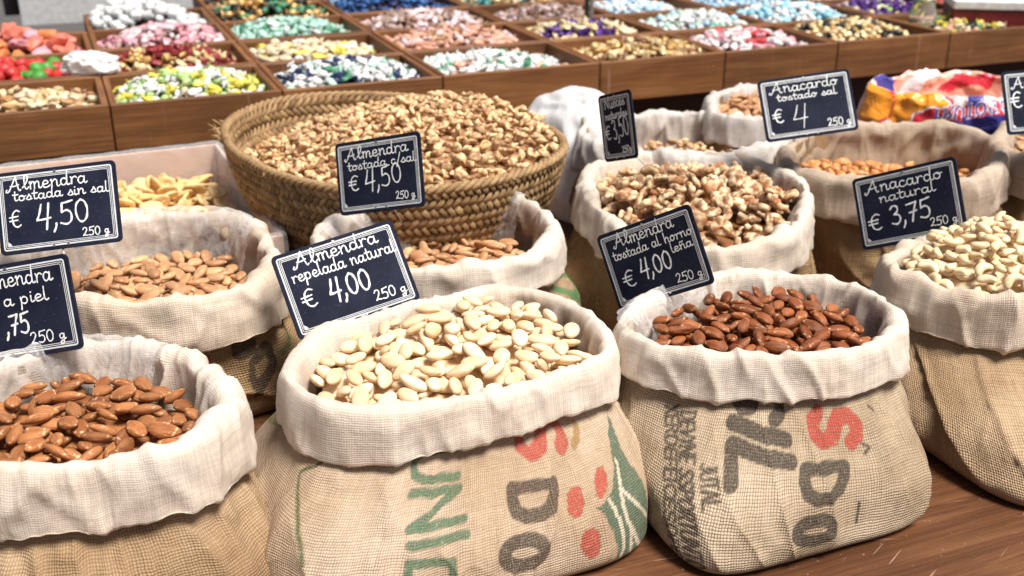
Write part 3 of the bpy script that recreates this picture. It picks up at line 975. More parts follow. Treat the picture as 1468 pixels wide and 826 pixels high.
def spawn(name, meshes, packed, frame, label, cat, group, keep=300, minvis=5, sheetmat=None, stuffname=None, scale=(0.82, 1.14), parent_label=None, all_stuff=False, zoff=0.0):
    out, vis, (GX, GY, H0, ins) = packed
    order = sorted(range(len(out)), key=lambda i: -vis[i])
    show = set(i for i in order[:keep] if vis[i] >= minvis) if not all_stuff else set()
    rest = []
    for i, (p, Rm) in enumerate(out):
        me = meshes[int(rng.integers(0, len(meshes)))]
        s = rng.uniform(*scale)
        mw = frame @ (Matrix.Translation(Vector(p) + Vector((0, 0, zoff))) @ Rm.to_4x4() @ Matrix.Diagonal((s, s, s, 1)))
        if i in show:
            o = bpy.data.objects.new(name, me)
            COL.objects.link(o)
            o.matrix_world = mw
            tag(o, label, cat, group)
        elif vis[i] > 0 or True:
            rest.append((me, mw))
    # the pieces below, with the sheet that closes the heap
    VV, FF, MI, TT, n = [], [], [], [], 0
    mats = []
    for me, mw in rest:
        nv = len(me.vertices)
        co = np.empty(nv * 3, np.float32); me.vertices.foreach_get('co', co); co = co.reshape(-1, 3)
        A = np.array(mw)
        co = co @ A[:3, :3].T + A[:3, 3]
        VV.append(co)
        m = me.materials[0]
        if m not in mats: mats.append(m)
        mi = mats.index(m)
        for f in MESHF(me):
            FF.append(tuple(i + n for i in f)); MI.append(mi)
        if 'tone' in me.attributes:
            t = np.empty(nv, np.float32); me.attributes['tone'].data.foreach_get('value', t); TT.append(t)
        else: TT.append(np.zeros(nv, np.float32))
        n += nv
    # coarse sheet
    st = 4
    gi = np.arange(0, GX.shape[0], st); gj = np.arange(0, GX.shape[1], st)
    ids = -np.ones(GX.shape, int)
    pts = []
    for i in gi:
        for j in gj:
            ids[i, j] = n + len(pts)
            pts.append(frame @ Vector((GX[i, j], GY[i, j], H0[i, j])))
    VV.append(np.array([tuple(p) for p in pts], np.float32)); TT.append(np.full(len(pts), 1, np.float32))
    sm = sheetmat or meshes[0].materials[0]
    if sm not in mats: mats.append(sm)
    for a in range(len(gi) - 1):
        for b in range(len(gj) - 1):
            i, j = gi[a], gj[b]
            if ins[i, j] and ins[gi[a + 1], j] and ins[i, gj[b + 1]] and ins[gi[a + 1], gj[b + 1]]:
                FF.append((ids[i, j], ids[gi[a + 1], j], ids[gi[a + 1], gj[b + 1]], ids[i, gj[b + 1]])); MI.append(mats.index(sm))
    V = np.concatenate(VV)
    me = bpy.data.meshes.new(stuffname or (name + '_layer'))
    me.from_pydata(V.tolist(), [], FF)
    for m in mats: me.materials.append(m)
    me.polygons.foreach_set('material_index', MI)
    me.polygons.foreach_set('use_smooth', [True] * len(FF))
    at = me.attributes.new('tone', 'FLOAT', 'POINT')
    at.data.foreach_set('value', np.concatenate(TT))
    o = link(stuffname or (name + '_layer'), me)
    tag(o, parent_label or ('lower layer of ' + label), cat, None, 'stuff')
    return len(show), len(rest)


_mf = {}
def MESHF(me):
    if me.name not in _mf: _mf[me.name] = [tuple(p.vertices) for p in me.polygons]
    return _mf[me.name]


# ---------------------------------------------------------------- nuts
def ico(sub):
    bm = bmesh.new(); bmesh.ops.create_icosphere(bm, subdivisions=sub, radius=1)
    V = np.array([tuple(v.co) for v in bm.verts]); bm.verts.index_update()
    Fc = [tuple(v.index for v in f.verts) for f in bm.faces]; bm.free()
    return V, Fc
ICO2, ICO3 = ico(2), ico(3)


def almond_mesh(name, mat, L, W, T, seed, wrinkle=0.02, sub=ICO3, tip=0.35):
    V, Fc = sub
    x, y, z = V[:, 0], V[:, 1], V[:, 2]
    # teardrop: wide at one third, pointed at +x
    t = (x + 1) / 2
    wf = (1 - tip * sstep(t, 0.35, 1.0)) * (1 - 0.08 * (1 - t))
    f = 1 + wrinkle * 2.2 * (noise(np.stack([x * 0.9 + seed, y * 5, z * 5], 1))) + 0.05 * noise(V * 1.3 + seed * 3)
    P = np.stack([np.sign(x) * np.abs(x) ** 0.93 * L / 2, y * wf * W / 2 * f, z * wf ** 0.7 * T / 2 * f], 1)
    P[:, 2] += 0.05 * T * np.sin(x * 2 + seed)
    P[:, 1] += 0.03 * W * math.sin(seed * 5) * (1 - x ** 2)
    return mesh_from(name, P, Fc, mat)


def cashew_mesh(name, mat, L, R, seed):
    """kidney: a fat bent sausage thinner at one end"""
    n, seg = 11, 10
    V, Fc = [], []
    arc = math.radians(150 + 20 * math.sin(seed))
    rad = L / 2.1
    for i in range(n):
        t = i / (n - 1)
        a = -arc / 2 + arc * t
        c = np.array((rad * math.sin(a), rad * math.cos(a) - rad * 0.72, 0))
        prof = math.sqrt(max(1 - (2 * t - 1) ** 2 * 0.985, 0.0)) ** 0.75
        rr = R * prof * (1.08 - 0.28 * t)
        out = np.array((math.sin(a), math.cos(a), 0)); up = np.array((0, 0, 1.0))
        for k in range(seg):
            an = 2 * math.pi * k / seg
            lump = 1 + 0.05 * math.sin(3 * t * 3 + seed + k)
            V.append(c + rr * lump * (math.cos(an) * out + 0.86 * math.sin(an) * up))
    for i in range(n - 1):
        for k in range(seg):
            k2 = (k + 1) % seg
            Fc.append((i * seg + k, (i + 1) * seg + k, (i + 1) * seg + k2, i * seg + k2))
    Fc.append(tuple(range(seg))); Fc.append(tuple((n - 1) * seg + k for k in range(seg))[::-1])
    return mesh_from(name, V, Fc, mat)


def walnut_mesh(name, mat, size, seed, sub=ICO3, piece=False):
    """brain-folded half kernel or a broken piece of it"""
    V, Fc = sub
    d = V.copy()
    s = seed * 3.1
    rg = np.random.default_rng(int(seed * 7 + 3))
    if not piece:
        n = 11
        an = np.arange(n) / n * 2 * math.pi + rg.uniform(-.25, .25, n)
        cs = np.stack([0.62 * np.cos(an), 0.50 * np.sin(an), rg.uniform(-.05, .16, n)], 1)
        cs = np.concatenate([cs, np.stack([rg.uniform(-.4, .4, 5), np.sign(rg.uniform(-1, 1, 5)) * 0.22, rg.uniform(.12, .26, 5)], 1)])
        Rl = rg.uniform(0.24, 0.36, len(cs))
    else:
        n = 6
        t = np.linspace(-1, 1, n)
        cs = np.stack([0.66 * t, 0.30 * math.sin(seed * 2.3) * t ** 2 + rg.uniform(-.2, .2, n), 0.22 * (1 - t ** 2) * math.cos(seed) + rg.uniform(-.16, .16, n)], 1)
        Rl = rg.uniform(0.20, 0.36, n)
    # radial reach of every lobe in every direction
    cd = d @ cs.T
    q = Rl[None] ** 2 - (cs ** 2).sum(1)[None] + cd ** 2
    r_ = np.where(q > 0, cd + np.sqrt(np.maximum(q, 0)), 0.0)
    r_ = np.maximum(r_, 0.0)
    so_ = np.sort(r_, axis=1)
    r1, r2 = so_[:, -1], so_[:, -2]
    r1 = np.maximum(r1, 0.20 + 0.05 * noise(d * 3 + s))
    gap = r1 - r2
    r = r1 + 0.09 * noise(d * 5 + s) + 0.05 * noise(d * 10 + s)
    P = d * r[:, None] * size / 2 * 1.12
    if not piece: P[:, 2] *= 0.85
    me = mesh_from(name, P, Fc, mat)
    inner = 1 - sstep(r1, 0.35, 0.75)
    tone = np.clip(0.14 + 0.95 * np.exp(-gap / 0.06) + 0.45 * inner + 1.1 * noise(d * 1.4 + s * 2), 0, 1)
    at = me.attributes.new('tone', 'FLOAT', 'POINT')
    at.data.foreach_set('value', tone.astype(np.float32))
    return me


def chip_mesh(name, mat, R, seed, hole=True):
    """dried banana slice: rough disc, raised rim, sunken middle, slightly curled"""
    nr, na = 6, 20
    rad = [0.0, 0.22, 0.42, 0.72, 0.94, 1.0]
    top = [-0.25, -0.2, 0.40, 0.62, 0.45, 0.2] if hole else [0.4, 0.42, 0.45, 0.45, 0.36, 0.15]
    V, Fc = [], []
    for side in (1, -1):
        for i in range(nr):
            for k in range(na):
                a = 2 * math.pi * k / na
                rr = R * rad[i] * (1 + 0.07 * math.sin(2 * a + seed) + 0.05 * math.sin(5 * a + seed * 2))
                z = side * top[i] * R * 0.30 * (1 + 0.25 * math.sin(3 * a + seed + i))
                z += R * 0.05 * rad[i] ** 2 * math.cos(2 * a + seed)
                V.append((rr * math.cos(a), rr * math.sin(a) * (0.86 + 0.1 * math.sin(seed)), z))
    for s_, b in ((0, 0), (1, nr * na)):
        for i in range(nr - 1):
            for k in range(na):
                k2 = (k + 1) % na
                q = (b + i * na + k, b + (i + 1) * na + k, b + (i + 1) * na + k2, b + i * na + k2)
                Fc.append(q if s_ == 0 else q[::-1])
    e = (nr - 1) * na
    for k in range(na):
        k2 = (k + 1) % na
        Fc.append((e + k, nr * na + e + k, nr * na + e + k2, e + k2))
    return mesh_from(name, V, Fc, mat)


def sweet_mesh(name, mat, L, W, seed, style):
    """wrapped sweets: style 'twist' has two fanned paper ends, 'pillow' a plump cushion, 'cube' a lumpy foil block, 'stick' a long roll, 'ball' a round one"""
    if style == 'twist':
        n, seg = 11, 8
        xs = [-1.0, -0.82, -0.60, -0.52, -0.30, 0, 0.30, 0.52, 0.60, 0.82, 1.0]
        rs = [1.45, 0.95, 0.26, 0.62, 0.92, 0.98, 0.92, 0.62, 0.26, 0.95, 1.45]
        fl = [0.12, 0.22, 0.9, 1, 1, 1, 1, 1, 0.9, 0.22, 0.12]
        V, Fc = [], []
        for i in range(n):
            tw = seed + (0.9 if xs[i] > 0.55 else 0)
            for k in range(seg):
                a = 2 * math.pi * k / seg
                yy, zz = math.cos(a) * rs[i], math.sin(a) * rs[i] * fl[i]
                if fl[i] < 0.5: zz += 0.22 * math.sin(k * 2.4 + seed); xo = 0.08 * math.sin(k * 3 + seed)
                else: xo = 0
                c, s = math.cos(tw), math.sin(tw)
                V.append(((xs[i] + xo) * L / 2, (yy * c - zz * s) * W / 2, (yy * s + zz * c) * W / 2))
        for i in range(n - 1):
            for k in range(seg):
                k2 = (k + 1) % seg
                Fc.append((i * seg + k, i * seg + k2, (i + 1) * seg + k2, (i + 1) * seg + k))
        Fc.append(tuple(range(seg))[::-1]); Fc.append(tuple((n - 1) * seg + k for k in range(seg)))
        return mesh_from(name, V, Fc, mat, smooth=False)
    V, Fc = ICO2
    e = {'pillow': 0.75, 'cube': 0.5, 'stick': 0.7, 'ball': 1.0, 'wedge': 0.8}[style]
    P = np.sign(V) * np.abs(V) ** e
    h = {'pillow': 0.6, 'cube': 0.8, 'stick': 0.75, 'ball': 1.0, 'wedge': 0.7}[style]
    P = P * np.array((L / 2, W / 2, W / 2 * h))
    P = P * (1 + 0.30 * noise(V * 2.2 + seed * 4.1))[:, None] + 0.12 * W * noise(V * 5 + seed)[:, None] * V
    if style == 'wedge': P[:, 2] += 0.25 * W * V[:, 0] ** 2; P[:, 1] *= (1 - 0.35 * V[:, 0])
    return mesh_from(name, P, Fc, mat, smooth=(style == 'ball'))

# ================================================================ the large structure
ground_mat = plain('ground_asphalt', (0.09, 0.085, 0.08), rough=0.9)
v, f = [(-60, -60, -0.85), (60, -60, -0.85), (60, 60, -0.85), (-60, 60, -0.85)], [(0, 1, 2, 3)]
tag(link('ground', mesh_from('ground', v, f, ground_mat, smooth=False)), 'grey paved ground under the market stall', kind='structure')


def frame_at(p, yaw=YAW, z=0.0):
    return Matrix.Translation(Vector((p[0], p[1], z))) @ Matrix.Rotation(yaw, 4, 'Z')


# stall table: boards run along the row
troot = empty('stall_table', (0, 0, 0), 'reddish brown scratched wooden stall table under the sacks', 'table')
tfr = frame_at((0.05, 0.62))
troot.matrix_world = tfr
bw = 0.42
for k in range(9):
    y0 = -0.42 + k * (bw + 0.003)
    me = box_mesh('table_board', (4.6, bw, 0.035), (0, 0, 0), 0.002, M['table'])
    o = link('plank', me, troot, (0.25, y0 + bw / 2, -0.0176 - 0.0004 * (k % 2)))
for sx in (-1.9, 2.4):
    for sy in (-0.3, 1.5, 3.2):
        link('leg', box_mesh('table_leg', (0.07, 0.07, 0.80), (0, 0, 0), 0.003, M['dark_wood_and_gap_shade']), troot, (sx, sy, -0.4475))

# ================================================================ trays of sweets
ZT = 0.19
P0 = at_z(157, 150, ZT)
TF = Matrix.Translation(Vector((P0[0], P0[1], 0))) @ Matrix.Rotation(YAW, 4, 'Z')
TH = 0.085                       # height of the tray walls


def row_at(px):
    """distance along the tray front at which the picture column px falls"""
    k = (px - CX) / F_PX
    # X = P0x + t Rx ; zc = (Y) cos + (H-z) sin
    c0 = P0[1] * math.cos(PITCH) + (CAM_H - ZT) * math.sin(PITCH)
    return (k * c0 - P0[0]) / (ROW[0] - k * ROW[1] * math.cos(PITCH))

edges = [row_at(x) for x in (157, 405, 635, 861, 1041, 1203, 1364)]
edges = [edges[0] - 0.30] + edges + [edges[-1] + 0.30, edges[-1] + 0.60]
print('tray edges', [round(e, 3) for e in edges])
TD = 0.262


def sm(name, c, rough=0.35, metal=0.0, spec=0.5, coat=0.0, sss=0.0, alpha=1.0, trans=0.0):
    g = sum(c) / 3; c = tuple(x * 0.82 + g * 0.10 for x in c)
    return plain(name, c, max(rough, 0.42), metal * 0.7, spec * 0.8, bumps=(240, 0.6, 0.002), vary=0.14)

C = {
 'white': sm('paper_white', (0.82, 0.82, 0.80)), 'cream': sm('paper_cream', (0.80, 0.66, 0.42)), 'yellow': sm('paper_yellow', (0.80, 0.68, 0.05)), 'lime': sm('paper_lime', (0.42, 0.62, 0.20)),
 'mint': sm('paper_mint', (0.42, 0.72, 0.58)), 'green': sm('paper_green', (0.05, 0.28, 0.14)), 'navy': sm('paper_navy', (0.015, 0.03, 0.11)), 'teal': sm('paper_teal', (0.02, 0.32, 0.33)),
 'peach': sm('paper_peach', (0.82, 0.42, 0.28)), 'pink': sm('paper_pink', (0.78, 0.33, 0.38)), 'palepink': sm('paper_pale_pink', (0.83, 0.62, 0.64)), 'gold': sm('foil_gold', (0.72, 0.42, 0.12), 0.32, 0.65),
 'palegold': sm('foil_pale_gold', (0.85, 0.62, 0.30), 0.35, 0.45), 'darkred': sm('foil_dark_red', (0.26, 0.012, 0.015), 0.28, 0.3), 'red': sm('paper_red', (0.62, 0.03, 0.03)), 'purple': sm('foil_purple', (0.09, 0.02, 0.22), 0.3, 0.3),
 'blue': sm('foil_blue', (0.02, 0.10, 0.30), 0.3, 0.3), 'sky': sm('paper_sky_blue', (0.42, 0.66, 0.84)), 'black': sm('foil_black', (0.02, 0.022, 0.018), 0.3), 'aqua': sm('paper_aqua', (0.25, 0.62, 0.72)),
 'brown': sm('toffee_brown', (0.22, 0.09, 0.04)), 'caramel': sm('caramel', (0.50, 0.26, 0.10)), 'salmon': sm('gummy_salmon', (0.85, 0.20, 0.12), 0.3), 'gummyred': sm('gummy_red', (0.68, 0.02, 0.015), 0.25),
 'gummygreen': sm('gummy_green', (0.08, 0.36, 0.04), 0.25), 'clear': sm('frosted_sugar', (0.70, 0.71, 0.70), 0.3), 'orange': sm('gummy_orange', (0.85, 0.25, 0.06), 0.3), 'taupe': sm('paper_taupe', (0.45, 0.30, 0.24)),
}
# (column, row): (label of the sweets, colours with weights, style list, length, width, heap height)
TR = {
 (0, 0): ('pale gold caramel sweet with brown folds', [('palegold', 4), ('caramel', 2), ('cream', 2), ('brown', 1)], ['wedge', 'pillow'], .030, .020, .012, 'front left tray of gold caramels'),
 (1, 0): ('sweet in white, yellow or green paper', [('white', 5), ('yellow', 3), ('lime', 3), ('cream', 1)], ['twist', 'pillow', 'twist'], .030, .017, .035, 'front tray of yellow, green and white sweets'),
 (2, 0): ('sweet in white, navy or mint paper', [('white', 6), ('navy', 3), ('mint', 2), ('green', 1)], ['twist', 'pillow', 'twist'], .028, .017, .035, 'front tray of navy and white sweets'),
 (3, 0): ('sweet in white paper with green or peach', [('white', 7), ('green', 1), ('mint', 1), ('peach', 1)], ['twist', 'pillow', 'twist'], .027, .016, .025, 'front tray of white and green sweets'),
 (4, 0): ('gold foil wrapped sweet', [('palegold', 6), ('gold', 3), ('brown', 1)], ['wedge', 'twist'], .034, .019, .025, 'front tray of gold foil sweets'),
 (5, 0): ('sweet in white and pink striped paper', [('white', 4), ('palepink', 2), ('pink', 2), ('red', 1)], ['pillow', 'wedge'], .030, .021, .022, 'front tray of red and white sweets'),
 (6, 0): ('black and gold wrapped sweet', [('palegold', 5), ('black', 3), ('gold', 2), ('cream', 1)], ['ball', 'pillow'], .022, .016, .030, 'front tray of black and gold sweets'),
 (7, 0): ('yellow, green or black wrapped sweet', [('yellow', 4), ('green', 2), ('black', 2), ('cream', 2), ('peach', 1)], ['twist', 'pillow', 'twist'], .029, .017, .025, 'front right tray of yellow and green sweets'),
 (8, 0): ('dark brown wrapped sweet', [('brown', 3), ('gold', 2)], ['twist'], .03, .018, .0, 'rightmost front tray of brown sweets'),
 (0, 1): ('glossy red or green jelly strawberry', [('gummyred', 6), ('gummygreen', 3)], ['ball'], .032, .027, .02, 'tray of red and green jelly strawberries'),
 (1, 1): ('dark red and gold foil sweet', [('darkred', 6), ('palegold', 3), ('gold', 2)], ['twist', 'pillow', 'twist'], .031, .019, .030, 'tray of dark red foil sweets'),
 (2, 1): ('pale yellow wrapped sweet', [('cream', 6), ('white', 1), ('yellow', 1)], ['twist', 'wedge'], .036, .019, .022, 'tray of pale yellow sweets'),
 (3, 1): ('peach orange twisted sweet', [('peach', 6), ('palepink', 2), ('caramel', 1)], ['twist', 'stick'], .040, .015, .030, 'tray of peach orange sweets'),
 (4, 1): ('cream and purple wrapped sweet', [('cream', 4), ('purple', 3), ('palegold', 3)], ['twist', 'wedge'], .034, .016, .028, 'tray of purple and cream sweets'),
 (5, 1): ('white and mint wrapped sweet', [('white', 6), ('mint', 2), ('sky', 1)], ['pillow', 'ball'], .024, .018, .030, 'tray of white and mint sweets'),
 (6, 1): ('white and aqua wrapped sweet', [('white', 4), ('aqua', 3), ('sky', 2)], ['pillow', 'ball'], .026, .019, .030, 'tray of aqua and white sweets'),
 (7, 1): ('purple foil sweet', [('purple', 7), ('cream', 1), ('lime', 1)], ['twist', 'pillow', 'twist'], .026, .018, .020, 'tray of purple sweets'),
 (8, 1): ('red wrapped sweet', [('red', 3), ('brown', 2)], ['twist'], .03, .018, .0, 'second tray at the right end'),
 (0, 2): ('salmon orange sugared jelly slice', [('salmon', 5), ('orange', 3), ('pink', 2)], ['pillow'], .060, .034, .045, 'tray of large salmon jelly slices'),
 (1, 2): ('pink twisted sweet', [('pink', 5), ('palepink', 4), ('taupe', 1)], ['twist', 'stick'], .036, .017, .035, 'tray of pink sweets'),
 (2, 2): ('mint green twisted sweet', [('mint', 7), ('white', 1), ('green', 1)], ['twist', 'wedge'], .036, .017, .030, 'tray of mint green sweets'),
 (3, 2): ('brown and cream twisted sweet', [('taupe', 4), ('palepink', 3), ('brown', 2)], ['twist'], .036, .018, .030, 'tray of brown and cream sweets'),
 (4, 2): ('taupe twisted sweet', [('taupe', 4), ('palepink', 2), ('brown', 2)], ['twist'], .036, .018, .02, 'tray of taupe sweets'),
 (5, 2): ('pale blue wrapped sweet', [('sky', 5), ('white', 5)], ['ball', 'pillow'], .024, .018, .02, 'tray of pale blue and white sweets'),
 (6, 2): ('sky blue wrapped sweet', [('sky', 8), ('white', 1)], ['ball', 'pillow'], .022, .018, .02, 'tray of sky blue sweets'),
 (7, 2): ('pale pink wrapped sweet', [('palepink', 6), ('white', 4)], ['ball', 'pillow'], .024, .018, .02, 'tray of pale pink sweets'),
 (8, 2): ('pink and red wrapped sweet', [('palepink', 3), ('red', 1), ('pink', 2)], ['pillow'], .03, .018, .01, 'third tray at the right end'),
 (1, 3): ('frosted clear sugar sweet', [('clear', 8), ('white', 1)], ['ball', 'cube'], .030, .026, .045, 'tray of frosted clear sweets'),
 (2, 3): ('gold and dark green foil sweet', [('gold', 5), ('black', 3), ('green', 2), ('palegold', 1)], ['twist'], .036, .020, .045, 'tray of dark gold and green sweets'),
 (3, 3): ('deep blue foil sweet', [('blue', 7), ('sky', 1), ('navy', 3)], ['twist', 'pillow', 'twist'], .03, .018, .04, 'tray of deep blue sweets'),
 (4, 3): ('teal and gold wrapped sweet', [('teal', 3), ('palegold', 3), ('cream', 3), ('gold', 1)], ['twist'], .034, .018, .03, 'tray of teal and gold sweets'),
 (5, 3): ('amber gold wrapped sweet', [('gold', 5), ('brown', 2), ('white', 2)], ['pillow'], .028, .018, .01, 'fourth row tray of amber sweets'),
 (6, 3): ('brown and white wrapped sweet', [('brown', 5), ('white', 2)], ['pillow'], .028, .018, .01, 'fourth row tray of brown and white sweets'),
 (7, 3): ('rose wrapped sweet', [('palepink', 3), ('red', 2)], ['pillow'], .028, .018, .01, 'fourth row tray of rose sweets'),
 (3, 4): ('red and gold foil sweet', [('darkred', 3), ('gold', 2)], ['pillow'], .028, .018, .02, 'fifth row tray of red sweets'),
 (4, 4): ('amber foil sweet', [('gold', 4), ('brown', 3)], ['pillow'], .028, .018, .02, 'fifth row tray of dark amber sweets'),
 (2, 4): ('dark foil sweet', [('brown', 3), ('black', 2)], ['pillow'], .028, .018, .02, 'fifth row tray of dark sweets'),
}
KN = {(0, 0): 'caramel', (1, 0): 'paper_wrapped_sweet', (2, 0): 'pillow_sweet', (3, 0): 'white_wrapped_sweet', (4, 0): 'gold_foil_sweet', (5, 0): 'striped_sweet', (6, 0): 'black_gold_sweet', (7, 0): 'yellow_green_sweet', (8, 0): 'brown_sweet',
      (0, 1): 'jelly_strawberry', (1, 1): 'red_foil_sweet', (2, 1): 'pale_yellow_sweet', (3, 1): 'peach_sweet', (4, 1): 'purple_cream_sweet', (5, 1): 'mint_white_sweet', (6, 1): 'aqua_sweet', (7, 1): 'purple_sweet', (8, 1): 'red_sweet', (0, 2): 'jelly_slice'}
_sw = {}
def sweets(cols, styles, L, W):
    out = []
    for c, w in cols:
        for st in styles:
            for sd in range(1 if len(cols) > 3 else 2):
                key = (c, st, L, W, sd)
                if key not in _sw: _sw[key] = sweet_mesh('sweet_' + st, C[c], L * (1.15 if st in ('twist', 'stick') else 1), W, sd * 2.1 + len(_sw) * 0.7, st)
                out += [_sw[key]] * w
    return out

TW = 0.012
tray_info = []
for (c, r), spec in TR.items():
    lab, cols, styles, L, W, heap, tlab = spec
    if 'jelly' not in lab: L, W = L * 0.9, W * 0.9
    x0, x1 = edges[c], edges[c + 1]
    y0, y1 = r * TD, (r + 1) * TD
    w, d = x1 - x0, y1 - y0
    zb = ZT - TH
    lift = 0.0
    t = empty('sweet_tray', (0, 0, 0), 'wooden ' + tlab if not tlab.startswith(('front', 'rightmost', 'second', 'third', 'fourth', 'fifth')) else 'wooden tray: ' + tlab, 'tray', 'wooden sweet trays at the back')
    t.matrix_world = TF @ Matrix.Translation(Vector(((x0 + x1) / 2, (y0 + y1) / 2, zb)))
    g = 0.0012
    hh = TH + random.uniform(-.0015, .0015)
    link('front_board', box_mesh('tray_board', (w - 2 * g, TW, hh), (0, 0, hh / 2), 0.0015, M['tray']), t, (0, -d / 2 + TW / 2 + g, 0))
    link('back_board', box_mesh('tray_board', (w - 2 * g, TW, hh), (0, 0, hh / 2), 0.0015, M['tray']), t, (0, d / 2 - TW / 2 - g, 0))
    for sx in (-1, 1):
        link('side_board', box_mesh('tray_board', (TW, d - 2 * g - 2 * TW - 0.0006, hh - 0.002), (0, 0, hh / 2), 0.0015, M['tray2']), t, (sx * (w / 2 - TW / 2 - g), 0, 0))
    link('bottom_board', box_mesh('tray_board', (w - 2 * g - 2 * TW - .001, d - 2 * g - 2 * TW - .001, 0.006), (0, 0, 0.003), 0, M['tray']), t, (0, 0, 0.001))
    mg = TW + W * 0.35
    wa, da = w - 2 * mg, d - 2 * mg
    fillz = ZT - 0.018 if r < 3 else ZT - 0.01
    sk = random.uniform(-.25, .25); sk2 = random.uniform(-.1, .3)
    def targ(x, y, wa=wa, da=da, heap=heap, fillz=fillz, sk=sk, sk2=sk2):
        u, v_ = x / (wa / 2), y / (da / 2)
        m = np.clip(1 - np.abs(u - sk) ** 2.2, 0, 1) * np.clip(1 - np.abs(v_ - sk2) ** 2.2, 0, 1)
        return fillz - 0.012 + (heap + 0.012) * m ** 0.7
    near = r <= 1 or (c, r) == (0, 2)
    pk = pack((-wa / 2, wa / 2, -da / 2, da / 2), lambda x, y, wa=wa, da=da: (np.abs(x) < wa / 2) & (np.abs(y) < da / 2), targ, (L / 2, W / 2, W / 2 * 0.75), layers=1.25 if r else 1.5, tilt=0.4, tries=2, cell=0.0034, nmax=500, over=0.25)
    fr = TF @ Matrix.Translation(Vector(((x0 + x1) / 2, (y0 + y1) / 2, 0)))
    ms = sweets(cols, styles, L, W)
    n1, n2 = spawn(KN.get((c, r), 'wrapped_sweet'), ms, pk, fr, lab + ' in the ' + tlab.split(' of ')[0] + (' of such sweets' if not tlab.startswith('rightmost') else ''), 'sweet', 'sweets in the ' + tlab, keep=130 if r == 0 else 70, minvis=3, all_stuff=not near,
                   stuffname='sweet_layer', sheetmat=M['dark_wood_and_gap_shade'], parent_label='heap of sweets in the ' + tlab)  # dark sheet under the sweets paints shade into the gaps between them
    tray_info.append((c, r, n1, n2))
print('trays', tray_info)
# bearer the trays rest on
br = link('tray_bearer', box_mesh('tray_bearer', (3.6, 1.22, 0.1), (0, 0, 0), 0.003, M['dark_wood_and_gap_shade']))
br.matrix_world = TF @ Matrix.Translation(Vector((0.95, 0.68, 0.0535)))
tag(br, 'dark wooden platform that carries the sweet trays', 'platform')
# awning post between the trays
pp = at_z(845, 30, ZT)
proot = empty('awning_post', (0, 0, 0), 'dark metal post rising between the sweet trays', 'post')
proot.location = (pp[0], pp[1], ZT)
vv_, ff_ = box_vf((0.011, 0.02, 2.0), (-0.0075, 0, 0.98), 0.001)
link('dark_rail', mesh_from('post_dark', vv_, ff_, plain('post_dark', (0.02, 0.018, 0.016), rough=0.4), smooth=False), proot)
vv_, ff_ = box_vf((0.009, 0.018, 2.0), (0.0045, 0, 0.98), 0.001)
link('grey_rail', mesh_from('post_grey', vv_, ff_, plain('post_grey', (0.22, 0.20, 0.18), rough=0.4), smooth=False), proot)

# ---- things behind the trays
def thing_box(name, pxy, z, size, mat, label, cat, yaw=YAW, lid=None):
    p = at_z(pxy[0], pxy[1], z)
    t = empty(name, (0, 0, 0), label, cat)
    t.matrix_world = Matrix.Translation(Vector((p[0], p[1], z))) @ Matrix.Rotation(yaw, 4, 'Z')
    w, d, h = size
    tk = 0.004
    V, Fc = join_vf([box_vf((w, tk, h), (0, -d / 2 + tk / 2, h / 2), .001), box_vf((w, tk, h), (0, d / 2 - tk / 2, h / 2), .001), box_vf((tk, d - 2 * tk - .0006, h), (-w / 2 + tk / 2, 0, h / 2), .001), box_vf((tk, d - 2 * tk - .0006, h), (w / 2 - tk / 2, 0, h / 2), .001), box_vf((w - 2 * tk - .001, d - 2 * tk - .001, tk), (0, 0, tk / 2), 0)])
    link('walls', mesh_from('box_walls', V, Fc, mat, smooth=False), t)
    if lid:
        link('lid', box_mesh('box_lid', (w + .006, d + .006, .02), (0, 0, h + .0115), .002, lid), t)
    return t
wbox = plain('white_polystyrene', (0.55, 0.56, 0.56), rough=0.6)
gbox = plain('black_plastic', (0.012, 0.012, 0.014), rough=0.4)
rbox = plain('red_card', (0.16, 0.012, 0.012), rough=0.5)
thing_box('foam_box', (95, 26, ), ZT - .085, (0.24, 0.20, 0.14), wbox, 'pale grey foam box behind the frosted clear sweets', 'box', lid=wbox)
thing_box('foam_box', (222, 18), ZT - .085, (0.22, 0.20, 0.14), wbox, 'pale grey foam box left of the dark gold sweets', 'box', lid=wbox)
thing_box('plastic_crate', (28, 16), ZT - .085, (0.08, 0.16, 0.16), gbox, 'black plastic crate beside the pale foam box', 'crate')
thing_box('plastic_crate', (152, 20), ZT - .085, (0.10, 0.14, 0.12), gbox, 'black plastic crate between the two pale foam boxes', 'crate')
rb = thing_box('card_box', (1432, 50), ZT - .04, (0.26, 0.14, 0.07), rbox, 'red cardboard box with white lid by the right trays', 'box', lid=plain('white_card', (0.75, 0.72, 0.70), rough=0.6), yaw=YAW - 0.55)
# glass jar
N = NT('jar_glass'); N.setp(rough=0.05, trans=0.85, base=(0.85, 0.85, 0.83, 1)); M['jar'] = N.m
jp = at_z(1322, 28, ZT)
prof = [(0.0, 0.0), (0.030, 0.0), (0.034, 0.006), (0.034, 0.07), (0.026, 0.085), (0.026, 0.10), (0.0, 0.10)]
Pj = np.array([[(r * math.cos(a), r * math.sin(a), z) for r, z in prof] for a in np.linspace(0, 2 * math.pi, 20, endpoint=False)])
j = empty('glass_jar', (jp[0], jp[1], ZT - 0.05), 'clear glass jar standing behind the purple sweets', 'jar')
link('body', grid_mesh('jar_body', Pj, M['jar']), j)
link('lid', mesh_from('jar_lid', *prism_vf([(0.029 * math.cos(a), 0.029 * math.sin(a)) for a in np.linspace(0, 2 * math.pi, 18, endpoint=False)], 0.101, 0.118, 0), plain('jar_lid', (0.25, 0.24, 0.22), rough=0.3)), j)
